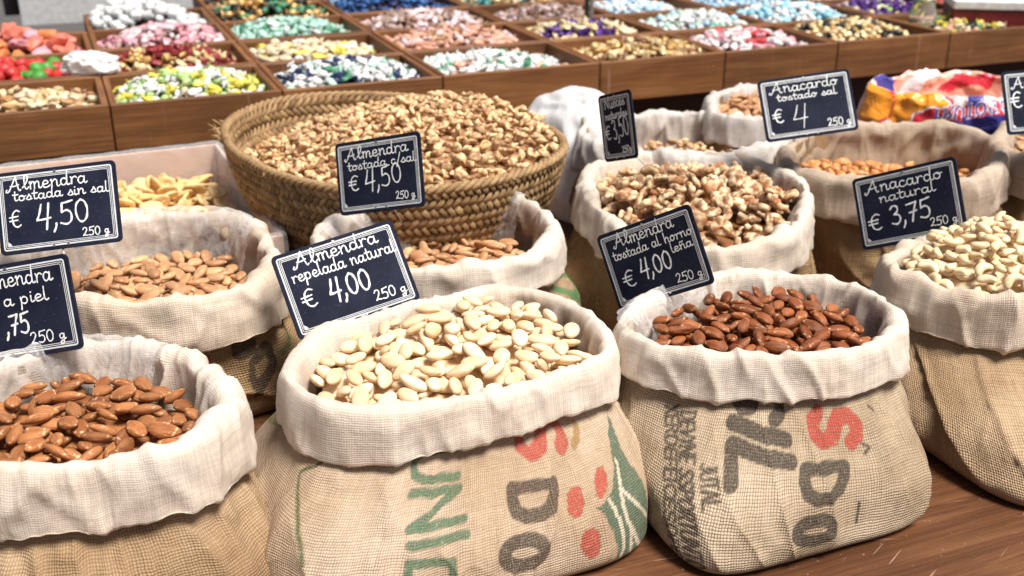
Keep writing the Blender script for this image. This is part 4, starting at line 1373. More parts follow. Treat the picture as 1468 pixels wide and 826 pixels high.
for i, (px, py, cc) in enumerate(((1290, 12, 'brown'), (1400, 6, 'red'), (1455, 0, 'white'), (1240, -4, 'red'))):
    thing_box('card_box', (px, py + 6), ZT - .085, (0.14, 0.1, 0.07), C[cc], ('small brown card box behind the glass jar', 'small red card box behind the white lidded box', 'small white card box in the far right corner', 'small red card box behind the rose sweets')[i], 'box', lid=C['taupe' if cc != 'white' else 'white'])

# white knotted bag on the trays at the left
def crumple(name, ctr, size, mat, seed, label, cat, amp=0.18, yaw=0, sub=5, freq=1.6, ridgeamp=.12):
    V, Fc = ico(sub)
    P = V * (1 + amp * fbm(V * freq + seed, 3)[:, None] + ridgeamp * (ridge(V * freq * 2.2 + seed * 2) - 0.6)[:, None])
    P = P * np.array(size) / 2
    o = link(name, mesh_from(name, P, Fc, mat), None)
    o.matrix_world = Matrix.Translation(Vector(ctr)) @ Matrix.Rotation(yaw, 4, 'Z')
    return tag(o, label, cat)
N = NT('white_plastic_film'); N.setp(rough=0.35, base=(0.90, 0.88, 0.86, 1), spec=0.4)
tc = N.n('ShaderNodeTexCoord').outputs['Object']
b1 = N.noise(26, 4, tc, 0.6, 0.8); N.bump(b1.outputs[0], 0.4, 0.008)
tr = N.n('ShaderNodeBsdfTranslucent'); tr.inputs[0].default_value = (0.85, 0.82, 0.8, 1)
ms = N.n('ShaderNodeMixShader'); ms.inputs[0].default_value = 0.3
N.l(N.p.outputs[0], ms.inputs[1]); N.l(tr.outputs[0], ms.inputs[2]); N.l(ms.outputs[0], N.out.inputs[0])
M['film'] = N.m
wb = at_z(130, 95, ZT + 0.012)
crumple('knotted_bag', (wb[0], wb[1], ZT + 0.016), (0.105, 0.07, 0.05), M['film'], 3.0, 'small white knotted plastic bag lying on the tray corner', 'bag', amp=0.3)

# ================================================================ cloth materials
LIN = (0.62, 0.53, 0.45)
M['cuff_a'] = cloth('cuff_linen_warm', (0.80, 0.69, 0.57), (0.70, 0.57, 0.44), pitch=0.0022, knob=0.22, gap=(0.46, 0.32, 0.21), gapamt=0.62, bump=0.75, transl=0.28, stain=(0.46, 0.34, 0.24), stainamt=0.35)
M['cuff_b'] = cloth('cuff_linen_pale', (0.82, 0.73, 0.63), (0.73, 0.62, 0.51), pitch=0.0020, knob=0.20, gap=(0.50, 0.37, 0.27), gapamt=0.45, bump=0.7, transl=0.28, stain=(0.5, 0.38, 0.28), stainamt=0.3, seed=1.3)
M['cuff_c'] = cloth('cuff_linen_tan', (0.70, 0.58, 0.46), (0.60, 0.47, 0.35), pitch=0.0023, gap=(0.24, 0.15, 0.09), gapamt=0.6, bump=0.8, transl=0.28, stain=(0.38, 0.25, 0.15), stainamt=0.4, seed=2.1)
M['burlap_a'] = cloth('burlap_straw', (0.46, 0.33, 0.205), (0.33, 0.215, 0.12), pitch=0.0028, gap=(0.10, 0.052, 0.024), gapamt=0.92, bump=0.9, transl=0.0, stain=(0.26, 0.16, 0.08), stainamt=0.45)
M['burlap_b'] = cloth('burlap_grey', (0.50, 0.395, 0.28), (0.36, 0.27, 0.175), pitch=0.0028, gap=(0.07, 0.038, 0.02), gapamt=0.9, bump=0.9, transl=0.0, stain=(0.28, 0.18, 0.10), stainamt=0.35, seed=0.7, skew=0.04)
M['burlap_c'] = cloth('burlap_golden', (0.44, 0.30, 0.165), (0.34, 0.22, 0.11), pitch=0.0032, gap=(0.04, 0.018, 0.006), gapamt=0.9, bump=1.0, transl=0.0, stain=(0.16, 0.09, 0.035), stainamt=0.5, seed=1.9)
M['burlap_d'] = cloth('burlap_pale', (0.54, 0.425, 0.31), (0.42, 0.305, 0.205), pitch=0.0024, gap=(0.20, 0.115, 0.06), gapamt=0.85, bump=0.9, transl=0.0, stain=(0.38, 0.25, 0.14), stainamt=0.4, seed=2.9, skew=-0.03)

# thin clear liner that shows inside some sacks
def film(name, alpha=0.28):
    N = NT(name)
    N.setp(rough=0.22, base=(0.80, 0.78, 0.77, 1), spec=0.6)
    tc = N.n('ShaderNodeTexCoord').outputs['Object']
    b = N.noise(30, 4, tc, 0.6, 1.0); N.bump(b.outputs[0], 0.7, 0.01)
    tp = N.n('ShaderNodeBsdfTransparent')
    ms = N.n('ShaderNodeMixShader')
    lw = N.n('ShaderNodeLayerWeight'); lw.inputs[0].default_value = 0.35
    fac = N.math('ADD', N.math('MULTIPLY', lw.outputs['Facing'], 0.45), alpha * 0.6, clamp=True)
    N.l(fac, ms.inputs[0]); N.l(tp.outputs[0], ms.inputs[1]); N.l(N.p.outputs[0], ms.inputs[2]); N.l(ms.outputs[0], N.out.inputs[0])
    return N.m
M['liner'] = film('clear_liner_film')

BLACK = (0.030, 0.028, 0.026); RED = (0.40, 0.045, 0.035); GREEN = (0.035, 0.13, 0.075); DGREEN = (0.02, 0.10, 0.065)

def fill_region(rim, inset):
    c = rim.c
    def inside(x, y):
        th = np.arctan2(y, x); r = np.hypot(x, y)
        return r < rim.r(th) - inset
    return inside

def mound(rim, fill, rise, tiltx=0.0, tilty=0.0, px=0.0, py=0.0, e=2.0, zadj=None):
    R0 = rim.rk.mean()
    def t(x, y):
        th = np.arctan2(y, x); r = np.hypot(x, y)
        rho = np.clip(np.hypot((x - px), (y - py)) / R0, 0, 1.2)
        return rim.zr - fill + rise * np.clip(1 - rho ** e, -0.2, 1) + tiltx * x + tilty * y
    return t

def fill_sack(rim, meshes, name, dims, fill, rise, label, cat, group, inset=0.020, layers=1.8, tilt=0.35, keep=300, tries=4, minvis=5, cell=0.0022, **kw):
    b = rim.rk.max() + 0.01
    sp = {k: kw.pop(k) for k in ('scale', 'sheetmat', 'stuffname', 'parent_label', 'over') if k in kw}
    ov = sp.pop('over', 0.15)
    pk = pack((-b, b, -b, b), fill_region(rim, inset), mound(rim, fill, rise, **kw), dims, layers=layers, tilt=tilt, tries=tries, cell=cell, over=ov)
    n = spawn(name, meshes, pk, Matrix.Translation(Vector((rim.c[0], rim.c[1], 0))), label, cat, group, keep=keep, minvis=minvis, stuffname=sp.pop('stuffname', name + '_layer'), **sp)
    print(name, group, 'visible/rest', n)

M['almond'] = nutmat('almond_skin', (0.20, 0.068, 0.022), (0.38, 0.155, 0.058), (0.60, 0.38, 0.22), rough=0.66, spec=0.24, stretch=(0.12, 1, 1), scale=380, bumpd=0.0022)
M['almond_dark'] = nutmat('almond_skin_roasted', (0.16, 0.042, 0.013), (0.30, 0.10, 0.034), (0.55, 0.32, 0.17), rough=0.5, spec=0.3, stretch=(0.12, 1, 1), scale=380, bumpd=0.0022)
M['almond_tan'] = nutmat('almond_skin_tan', (0.36, 0.17, 0.075), (0.52, 0.29, 0.145), (0.66, 0.45, 0.28), rough=0.55, spec=0.3, stretch=(0.16, 1, 1), scale=520)
M['blanched'] = nutmat('blanched_almond', (0.68, 0.47, 0.27), (0.80, 0.64, 0.44), None, rough=0.58, spec=0.3, stretch=(0.3, 1, 1), scale=300, bumps=0.35, sss=0.3, vary=0.09)
M['cashew'] = nutmat('raw_cashew', (0.67, 0.48, 0.27), (0.79, 0.64, 0.42), None, rough=0.45, spec=0.35, scale=260, bumps=0.4, sss=0.25, vary=0.10)
M['cashew_r'] = nutmat('roasted_cashew', (0.50, 0.19, 0.055), (0.66, 0.32, 0.12), None, rough=0.38, spec=0.45, scale=260, bumps=0.4, sss=0.05, vary=0.15)
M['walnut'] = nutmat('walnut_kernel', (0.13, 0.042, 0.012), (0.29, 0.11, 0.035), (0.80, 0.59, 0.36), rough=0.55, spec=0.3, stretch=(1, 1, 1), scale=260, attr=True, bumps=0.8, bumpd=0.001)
M['walnut_y'] = nutmat('walnut_kernel_amber', (0.13, 0.046, 0.014), (0.31, 0.13, 0.044), (0.76, 0.52, 0.28), rough=0.5, spec=0.35, stretch=(1, 1, 1), scale=260, attr=True, bumps=0.8, bumpd=0.001)
M['chip'] = nutmat('banana_chip', (0.64, 0.40, 0.15), (0.77, 0.55, 0.27), None, rough=0.5, spec=0.35, scale=240, bumps=0.6, sss=0.08, vary=0.10)

almonds = [almond_mesh('almond', M['almond'], .0285, .0165, .0105, k * 1.7) for k in range(5)]
almonds_d = [almond_mesh('almond', M['almond_dark'], .0275, .0150, .0105, k * 1.7 + 1) for k in range(5)]
almonds_t = [almond_mesh('almond', M['almond_tan'], .0270, .0165, .0095, k * 1.7 + 2) for k in range(5)]
blanched = [almond_mesh('almond', M['blanched'], .0280, .0170, .0108, k * 1.7 + 3, wrinkle=0.008, tip=0.25) for k in range(5)]
cashews = [cashew_mesh('cashew', M['cashew'], .0205, .0056, k * 1.3) for k in range(5)]
cashews_r = [cashew_mesh('cashew', M['cashew_r'], .0185, .0068, k * 1.3) for k in range(5)]
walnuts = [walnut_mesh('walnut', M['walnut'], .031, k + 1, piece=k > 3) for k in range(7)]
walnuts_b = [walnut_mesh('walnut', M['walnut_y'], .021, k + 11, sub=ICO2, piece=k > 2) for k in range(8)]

# ---------------------------------------------------------------- front row
# S1: brown almonds, front left
rim1 = Rim([(320, 580), (292, 612), (262, 632), (150, 650), (40, 664), (-60, 655), (-130, 610), (-90, 550), (20, 512), (100, 492), (200, 495), (270, 512), (312, 545)], 0.172)
make_sack(rim1, (M['burlap_a'], M['cuff_b']), 'open burlap sack of brown almonds at the front left corner', drop=0.062, puff=0.016, base=(0.000, -0.012, 0.158, 0.145, 4.4, YAW), seed=1, inner=0.004)
fill_sack(rim1, almonds, 'almond', (.01425, .00825, .00525), 0.030, 0.010, 'brown skin-on almond in the front left sack', 'almond', 'brown almonds in the front left sack', px=-0.03, py=0.0, inset=0.024)

# S2: blanched almonds, centre
rim2 = Rim([(866, 500), (842, 516), (815, 524), (740, 548), (650, 566), (550, 580), (470, 576), (430, 552), (418, 522), (455, 480), (540, 447), (640, 425), (715, 411), (800, 424), (850, 455)], 0.172)
pr2 = [
    ('text', GREEN, 'UNI', (594, 641), (588, 803), (652, 636), 0.0082),
    ('text', GREEN, 'D ', (587, 803), (586, 851), (648, 799), 0.0082),
    ('text', RED, 'S', (742, 602), (745, 664), (793, 590), 0.014),
    ('text', BLACK, 'D', (734, 694), (733, 757), (793, 685), 0.0130),
    ('text', BLACK, 'O', (724, 770), (722, 828), (782, 764), 0.0130),
    ('poly', RED, _oval(826, 719, 13, 24)), ('poly', RED, _oval(862, 691, 9, 24)), ('poly', RED, _oval(847, 779, 14, 23)),
    ('poly', DGREEN, [(868, 588), (878, 610), (890, 640), (905, 668), (925, 705), (938, 740), (942, 775), (935, 812), (884, 815), (884, 800), (878, 760), (866, 735), (855, 728), (870, 715), (880, 700), (880, 660), (872, 625)]),
    ('line', (0.60, 0.52, 0.40), [(882, 660), (892, 720), (905, 780), (918, 830)], 0.0028),
    ('line', (0.60, 0.52, 0.40), [(890, 700), (912, 722), (930, 750), (938, 780)], 0.0022),
    ('line', (0.60, 0.52, 0.40), [(874, 716), (886, 740), (893, 790), (897, 830)], 0.0024),
    ('line', (0.60, 0.52, 0.40), [(905, 755), (925, 790), (940, 800)], 0.0030),
    ('line', (0.05, 0.09, 0.03), [(470, 655), (452, 668), (432, 676), (427, 700), (428, 740), (432, 790), (434, 812)], 0.0034),
    ('poly', (0.10, 0.17, 0.04), [(380, 575), (395, 560), (412, 585), (425, 612), (400, 612), (385, 600)], 0.0, 0.6),
    ('line', (0.30, 0.17, 0.06), [(824, 606), (826, 620), (822, 640)], 0.008),
]
make_sack(rim2, (M['burlap_d'], M['cuff_b']), 'open printed burlap sack of blanched almonds in the centre front', drop=0.047, puff=0.015, base=(-0.016, -0.040, 0.188, 0.168, 5.0, YAW), seed=2, bf=0.65, wr=0.62, prints=pr2, res=(620, 130),
          drops=[(-90, 0.048), (-120, 0.051), (-150, 0.054), (180, 0.050), (-60, 0.043), (-30, 0.043), (0, 0.05), (90, 0.05)])
fill_sack(rim2, blanched, 'almond', (.0140, .0085, .0054), 0.016, 0.020, 'cream blanched almond in the centre front sack', 'almond', 'blanched almonds in the centre front sack', inset=0.020, px=0.0, py=0.03, e=1.8)

# S3: dark roasted almonds
rim3 = Rim([(1284, 468), (1262, 484), (1228, 496), (1160, 505), (1080, 505), (990, 500), (935, 488), (897, 466), (900, 445), (945, 420), (1020, 394), (1110, 389), (1190, 398), (1245, 416), (1278, 442)], 0.172)
small = 0.0024
pr3 = [
    ('text', BLACK, 'SIL', (1050, 524), (1048, 706), (1114, 545), 0.0155),
    ('text', RED, 'S', (1164, 586), (1168, 642), (1222, 588), 0.0165),
    ('text', BLACK, 'D', (1154, 669), (1150, 730), (1210, 664), 0.0130),
    ('text', BLACK, 'O', (1146, 744), (1140, 790), (1198, 740), 0.0125),
    ('text', BLACK, 'JUTAL', (1005, 664), (1008, 734), (1026, 664), 0.0030),
    ('text', BLACK, 'DEVYNE SSPORTUNTO', (976, 590), (982, 818), (998, 590), 0.0033),
    ('text', BLACK, 'XERDEFEICESOPE', (954, 580), (958, 800), (972, 580), 0.0033),
    ('line', BLACK, [(1236, 636), (1246, 640), (1240, 652)], 0.0022), ('line', BLACK, [(1232, 722), (1228, 748)], 0.0026), ('line', BLACK, [(1244, 582), (1252, 588)], 0.0024),
]
make_sack(rim3, (M['burlap_b'], M['cuff_b']), 'open printed burlap sack of dark roasted almonds right of centre', drop=0.045, puff=0.014, base=(-0.016, -0.066, 0.140, 0.152, 6.0, YAW), seed=3, wr=0.8, bf=0.6, prints=pr3, res=(620, 130))
fill_sack(rim3, almonds_d, 'almond', (.01375, .0075, .00525), 0.026, 0.018, 'dark roasted almond in the sack right of centre', 'almond', 'dark roasted almonds in the sack right of centre', inset=0.030, py=0.01)

# S4: raw cashews, right edge
rim4 = Rim([(1276, 372), (1300, 352), (1350, 335), (1420, 320), (1490, 322), (1570, 340), (1612, 372), (1590, 402), (1530, 422), (1460, 424), (1390, 416), (1330, 400), (1290, 388)], 0.175)
make_sack(rim4, (M['burlap_a'], M['cuff_a']), 'open plain burlap sack heaped with raw cashews at the right edge', drop=0.058, puff=0.015, base=(0.032, -0.092, 0.175, 0.158, 5.0, YAW), seed=4, bf=1.0)
fill_sack(rim4, cashews, 'cashew', (.0100, .0076, .0052), 0.010, 0.050, 'pale raw cashew heaped in the right edge sack', 'cashew', 'raw cashews in the right edge sack', inset=0.022, e=1.6, layers=1.6, px=0.0)

# ---------------------------------------------------------------- second row
rim5 = Rim([(386, 372), (365, 398), (335, 412), (260, 425), (180, 432), (120, 428), (40, 414), (-5, 388), (30, 352), (140, 322), (200, 308), (270, 304), (335, 308), (376, 338)], 0.176)
pr5 = [('line', (0.045, 0.035, 0.03), [(352, 478), (362, 486), (356, 506), (342, 512), (336, 498)], 0.008), ('poly', (0.05, 0.04, 0.035), _oval(350, 495, 18, 19)), ('poly', (0.05, 0.04, 0.035), [(378, 487), (390, 495), (396, 515), (386, 548), (366, 572), (357, 545), (358, 520), (368, 500)]),
       ('poly', (0.30, 0.19, 0.10), [(378, 508), (384, 515), (378, 535), (368, 542), (367, 525)]), ('poly', (0.40, 0.035, 0.025), [(270, 503), (300, 510), (306, 525), (280, 522)]), ('poly', (0.28, 0.03, 0.025), _oval(328, 556, 11, 16)), ('line', (0.10, 0.14, 0.05), [(388, 455), (404, 462), (414, 485), (405, 505)], 0.006)]
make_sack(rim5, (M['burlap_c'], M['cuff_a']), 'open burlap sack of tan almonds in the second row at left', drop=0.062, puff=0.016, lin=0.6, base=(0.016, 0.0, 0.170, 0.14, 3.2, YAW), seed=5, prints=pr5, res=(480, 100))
fill_sack(rim5, almonds_t, 'almond', (.0135, .00825, .00475), 0.052, 0.010, 'tan almond in the second row sack at left', 'almond', 'tan almonds in the second row sack at left', inset=0.030)

rim6 = Rim([(792, 325), (776, 348), (745, 366), (700, 376), (640, 382), (580, 384), (510, 372), (462, 345), (480, 318), (550, 300), (610, 285), (668, 269), (730, 278), (778, 300)], 0.174)
pr6 = [('line', (0.03, 0.22, 0.08), [(800, 392), (815, 388), (830, 395), (834, 410), (822, 424)], 0.012), ('line', (0.03, 0.22, 0.08), [(795, 415), (812, 420), (830, 430)], 0.010)]
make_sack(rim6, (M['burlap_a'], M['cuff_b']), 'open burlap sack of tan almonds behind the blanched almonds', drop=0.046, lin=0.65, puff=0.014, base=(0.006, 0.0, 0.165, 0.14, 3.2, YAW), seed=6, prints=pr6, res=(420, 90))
fill_sack(rim6, almonds_t, 'almond', (.0135, .00825, .00475), 0.062, 0.014, 'tan almond in the sack behind the blanched almonds', 'almond', 'tan almonds in the sack behind the blanched ones', inset=0.030)

rim7 = Rim([(1154, 288), (1140, 318), (1110, 338), (1060, 350), (1000, 352), (930, 340), (870, 300), (843, 262), (850, 240), (890, 225), (960, 216), (1030, 218), (1090, 228), (1135, 252)], 0.178)
make_sack(rim7, (M['burlap_c'], M['cuff_b']), 'open burlap sack heaped with walnut halves', drop=0.052, puff=0.013, base=(-0.010, 0.0, 0.165, 0.14, 3.2, YAW), seed=7, res=(300, 80))
fill_sack(rim7, walnuts, 'walnut', (.0145, .0120, .0085), 0.022, 0.040, 'pale brown walnut kernel in the second row sack', 'walnut', 'walnut kernels in the second row sack', inset=0.022, e=1.8, layers=1.6, tilt=0.7, scale=(0.8, 1.15))

rim8 = Rim([(1434, 222), (1418, 242), (1370, 256), (1300, 262), (1230, 258), (1180, 250), (1142, 236), (1130, 214), (1150, 194), (1210, 179), (1290, 176), (1370, 178), (1422, 192)], 0.180)
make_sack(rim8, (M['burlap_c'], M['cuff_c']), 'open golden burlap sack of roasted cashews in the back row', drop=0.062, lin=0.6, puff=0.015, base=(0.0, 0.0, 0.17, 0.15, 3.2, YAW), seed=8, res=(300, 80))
fill_sack(rim8, cashews_r, 'cashew', (.0105, .0085, .0058), 0.060, 0.034, 'orange brown roasted cashew in the back row sack', 'cashew', 'roasted cashews in the back row sack', inset=0.026, px=-0.09, py=-0.03, e=1.5)

# sack cut by the right edge
rim9 = Rim([(1436, 192), (1450, 178), (1500, 172), (1570, 176), (1600, 198), (1570, 220), (1500, 228), (1450, 216)], 0.180)
make_sack(rim9, (M['burlap_c'], M['cuff_c']), 'burlap sack cut off by the right edge of the photo', drop=0.062, puff=0.018, base=(0.0, 0.0, 0.16, 0.15, 3.2, YAW), seed=9, res=(220, 70), cres=(240, 36), group=None)
fill_sack(rim9, almonds_t, 'almond', (.0135, .00825, .00475), 0.030, 0.02, 'tan nut in the sack at the right edge', 'nut', 'nuts in the sack at the right edge', inset=0.026, cell=0.003)

# white cloth lined bag behind the walnuts
M['cuff_white'] = cloth('cuff_white', (0.78, 0.73, 0.68), (0.72, 0.66, 0.60), pitch=0.0014, gap=(0.5, 0.42, 0.36), gapamt=0.3, bump=0.7, transl=0.3, stainamt=0.1)
rim10 = Rim([(1118, 196), (1080, 212), (1000, 218), (920, 212), (862, 200), (838, 180), (862, 165), (920, 160), (985, 156), (1040, 162), (1100, 172)], 0.182)
make_sack(rim10, (M['burlap_a'], M['cuff_white']), 'white lined sack with a few walnuts behind the walnut sack', drop=0.06, puff=0.018, base=(0.0, 0.02, 0.15, 0.13, 3.0, YAW), seed=10, res=(220, 70), cres=(280, 40), wr=1.3)
fill_sack(rim10, walnuts_b, 'walnut', (.0120, .0095, .0068), 0.058, 0.014, 'walnut kernel in the white lined sack', 'walnut', 'walnut kernels in the white lined sack', inset=0.024, tilt=0.6, cell=0.0028, px=0.03)

rim11 = Rim([(1150, 146), (1120, 162), (1075, 166), (1035, 160), (1022, 146), (1035, 130), (1075, 122), (1120, 126), (1145, 134)], 0.195)
make_sack(rim11, (M['burlap_a'], M['cuff_white']), 'small pale bag of almonds behind the roasted cashew sign', drop=0.05, puff=0.014, base=(0.0, 0.0, 0.09, 0.09, 3.0, YAW), seed=11, res=(180, 60), cres=(220, 36), name='small_bag', cat='bag', group=None)
fill_sack(rim11, almonds_t, 'almond', (.0135, .00825, .00475), 0.018, 0.012, 'tan almond in the small pale bag', 'almond', 'almonds in the small pale bag', inset=0.018, cell=0.003)

# printed plastic bag, turned down, FRUTOS SECOS upside down
def printed_film():
    N = NT('printed_plastic')
    at = N.n('ShaderNodeAttribute', attribute_name='ink')
    tc = N.n('ShaderNodeTexCoord').outputs['Object']
    N.l(at.outputs['Color'], N.p.inputs['Base Color'])
    N.setp(rough=0.28, spec=0.5)
    b = N.noise(30, 4, tc, 0.6, 0.8); N.bump(b.outputs[0], 0.6, 0.01)
    return N.m
M['printed'] = printed_film()

def frutos_bag():
    rim = Rim([(1505, 126), (1480, 134), (1410, 138), (1350, 134), (1300, 129), (1262, 126), (1250, 116), (1268, 108), (1320, 103), (1400, 101), (1480, 108)], 0.21)
    cx, cy = rim.c
    root = empty('printed_plastic_bag', (cx, cy, 0), 'orange and red printed plastic bag of pale nuts, top turned down', 'bag')
    nu, nv = 420, 70
    ph = np.arange(nu) / nu * 2 * math.pi + math.pi / 2
    th = ph - 0.4 * np.cos(ph)
    R = rim.r(th); Z = rim.z(th)
    so = 5.5
    n1 = fbm(np.stack([np.cos(th) * 2.4, np.sin(th) * 2.4, th * 0 + so], 1), 3)
    Z = Z + 0.012 * n1; R = R * (1 + 0.03 * n1)
    prof = np.array([(0.006, -0.078), (0.012, -0.074), (0.016, -0.055), (0.013, -0.030), (0.008, -0.010), (0.0, 0.0), (-0.006, -0.006), (-0.010, -0.030), (-0.018, -0.07)])
    t = np.linspace(0, len(prof) - 1, nv); k = np.clip(t.astype(int), 0, len(prof) - 2); s = (t - k)
    po = prof[k, 0] * (1 - s) + prof[k + 1, 0] * s; pz = prof[k, 1] * (1 - s) + prof[k + 1, 1] * s
    RR = R[:, None] + po[None] * 1.2; ZZ = Z[:, None] + pz[None]
    P = np.stack([RR * np.cos(th)[:, None], RR * np.sin(th)[:, None], ZZ], -1)
    q = P * 14 + so
    d = 0.008 * fbm(q, 3) + 0.004 * np.clip(ridge(P * 22 + so), -.5, 1)
    P[..., 0] += d * np.cos(th)[:, None]; P[..., 1] += d * np.sin(th)[:, None]; P[..., 2] += 0.5 * d
    px, py, zc = project(P + np.array((cx, cy, 0)))
    arc = np.concatenate([[0], np.cumsum(np.hypot(*np.diff(P[:, nv // 3, :2], axis=0).T))])
    down = np.concatenate([[0], np.cumsum(np.hypot(np.diff(po), np.diff(pz)))])
    tot = down[int(nv * 5 / 8)]
    A = arc[:, None] + 0 * P[..., 0]; D = tot - down[None] + 0 * P[..., 0]      # metres below the fold on the outside
    outer = (np.arange(nv) / (nv - 1) < 5 / 8)[None] & (A > -1)
    col = np.zeros((nu, nv, 4)); col[..., 3] = 1
    col[..., :3] = (0.80, 0.60, 0.58)
    face = th[:, None] + 0 * A
    # camera-side coordinate along the bag
    a0 = arc[np.argmin(np.abs(th - math.pi * 1.5))]
    U = A - a0 + 0.03
    org = np.array((0.90, 0.33, 0.03)); red = np.array((0.62, 0.03, 0.05)); blu = np.array((0.05, 0.05, 0.26)); wh = np.array((0.82, 0.72, 0.72)); pk = np.array((0.86, 0.36, 0.26))
    e1 = ((U + 0.090) / 0.062) ** 2 + ((D - 0.026) / 0.032) ** 2
    col[outer & (e1 < 1.30)] = (*red, 1); col[outer & (e1 < 1.12)] = (*wh, 1); col[outer & (e1 < 1.0)] = (*org, 1)
    e2 = ((U + 0.168) / 0.040) ** 2 + ((D - 0.030) / 0.035) ** 2
    col[outer & (e2 < 1.2)] = (*red, 1); col[outer & (e2 < 1.0)] = (*org, 1)
    band = D - (0.003 + 0.9 * (U - 0.11) ** 2)
    col[outer & (band > -0.003) & (U > -0.092)] = (*wh, 1)
    col[outer & (band > 0.0) & (U > -0.087)] = (*red, 1)
    col[outer & (band > 0.027) & (U > -0.06)] = (*blu, 1)
    col[outer & (U > 0.0) & (D < 0.018) & (U < 0.03)] = (*blu, 1)
    # lettering upside down
    Q = np.stack([U.ravel(), D.ravel()], 1); m = np.zeros(len(Q)); mo = np.zeros(len(Q))
    txt = 'FRUTOS SECOS'
    adv = sum(B[c][0] for c in txt); Lt = 0.20; x = 0
    W0 = -0.052
    for ch in txt:
        for st in B[ch][1]:
            pts = []
            for p in st:
                uu = W0 + Lt * (x + p[0]) / adv
                bs = 0.005 + 0.9 * (uu - 0.11) ** 2
                # flipped top to bottom: the letters hang from their feet
                pts.append((uu, bs + 0.021 * p[1]))
            dd = blob(pts, Q, 0)
            m = np.maximum(m, (dd < 0.0018)); mo = np.maximum(mo, (dd < 0.0030))
        x += B[ch][0]
    m = m.reshape(nu, nv) > 0; mo = mo.reshape(nu, nv) > 0
    col[outer & mo] = (*wh, 1); col[outer & m] = (*blu, 1)
    inn = ~outer
    f = noise(P * 18 + 3)
    col[inn] = (*(pk * 1.0), 1); col[inn & (f > 0.15)] = (*wh, 1); col[inn & (f < -0.35)] = (*red, 1)
    col[inn & (th[:, None] > 2.5) & (th[:, None] < 2.9)] = (*blu, 1)
    link('turned_down_film', grid_mesh('printed_film', P, M['printed'], True, None, col), root)
    # clear lower part full of nuts
    hh = np.linspace(0.001, 0.15, 24)
    Pl = np.array([[((r_ * (0.97 + 0.03 * math.sin(h * 40))) * math.cos(t_), (r_ * (0.97 + 0.03 * math.sin(h * 40))) * math.sin(t_), h) for h in hh] for r_, t_ in zip(R[::5], th[::5])])
    Pl += 0.004 * fbm(Pl * 20, 2)[..., None]
    Pl[..., 2] = np.clip(Pl[..., 2], 0.001, 1)
    N = NT('bag_of_pale_nuts'); tc = N.n('ShaderNodeTexCoord').outputs['Object']
    vo = N.n('ShaderNodeTexVoronoi'); vo.inputs['Scale'].default_value = 75; N.l(tc, vo.inputs['Vector'])
    N.l(N.ramp(vo.outputs['Distance'], [(0.0, (0.75, 0.60, 0.42)), (0.5, (0.55, 0.38, 0.24)), (0.8, (0.20, 0.11, 0.06))]), N.p.inputs['Base Color'])
    N.setp(rough=0.25); N.bump(N.math('SUBTRACT', 1.0, vo.outputs['Distance']), 0.8, 0.004)
    link('clear_lower_bag', grid_mesh('clear_bag', Pl, N.m), root)
    fill_sack(rim, almonds_t, 'almond', (.0135, .00825, .00475), 0.075, 0.0, 'pale nut inside the printed plastic bag', 'nut', 'nuts inside the printed plastic bag', inset=0.03, cell=0.0035)
frutos_bag()

# white plastic bag between basket and sacks: a slumped sheet of film with folds
def white_bag():
    c = at_z(822, 232, 0.09)
    V, Fc = ico(5)
    P = V.copy()
    P = np.sign(P) * np.abs(P) ** 0.8
    P *= np.array((0.068, 0.13, 0.108))
    P[:, 0] *= (1 - 0.25 * V[:, 2])
    P[:, 0] += 0.02 * V[:, 2]
    P *= (1 + 0.10 * fbm(V * 1.2 + 2, 2)[:, None]); P += V * (0.005 * np.clip(ridge(np.stack([V[:, 0] * 3 + V[:, 2], V[:, 1] * 3, V[:, 2] * 1.1], 1) + 4), -.5, 1))[:, None]
    P[:, 2] = np.maximum(P[:, 2] + 0.098, 0.001)
    o = link('white_plastic_bag', mesh_from('white_plastic_bag', P, Fc, M['film']))
    o.matrix_world = Matrix.Translation(Vector((c[0], c[1] + 0.03, 0))) @ Matrix.Rotation(YAW + 0.1, 4, 'Z')
    tag(o, 'white plastic bag squeezed between basket and walnut sack', 'bag')
white_bag()

# ---------------------------------------------------------------- plaited basket of walnuts
M['straw'] = None
def straw():
    N = NT('esparto_straw')
    at = N.n('ShaderNodeAttribute', attribute_name='tone')
    tc = N.n('ShaderNodeTexCoord').outputs['Object']
    g = N.noise(300, 3, tc, 0.6)
    f = N.math('ADD', at.outputs['Fac'], N.maprange(g.outputs[0], 0.3, 0.7, -0.25, 0.25), clamp=True)
    col = N.mix(f, (0.13, 0.068, 0.027), (0.45, 0.295, 0.145))
    N.l(col, N.p.inputs['Base Color']); N.setp(rough=0.6, spec=0.3); N.bump(g.outputs[0], 0.6, 0.001)
    return N.m
M['straw'] = straw()
rimb = Rim([(808, 210), (792, 230), (745, 250), (690, 264), (610, 274), (520, 276), (430, 262), (362, 236), (326, 204), (322, 186), (350, 162), (415, 143), (500, 137), (590, 141), (680, 152), (770, 178)], 0.205)


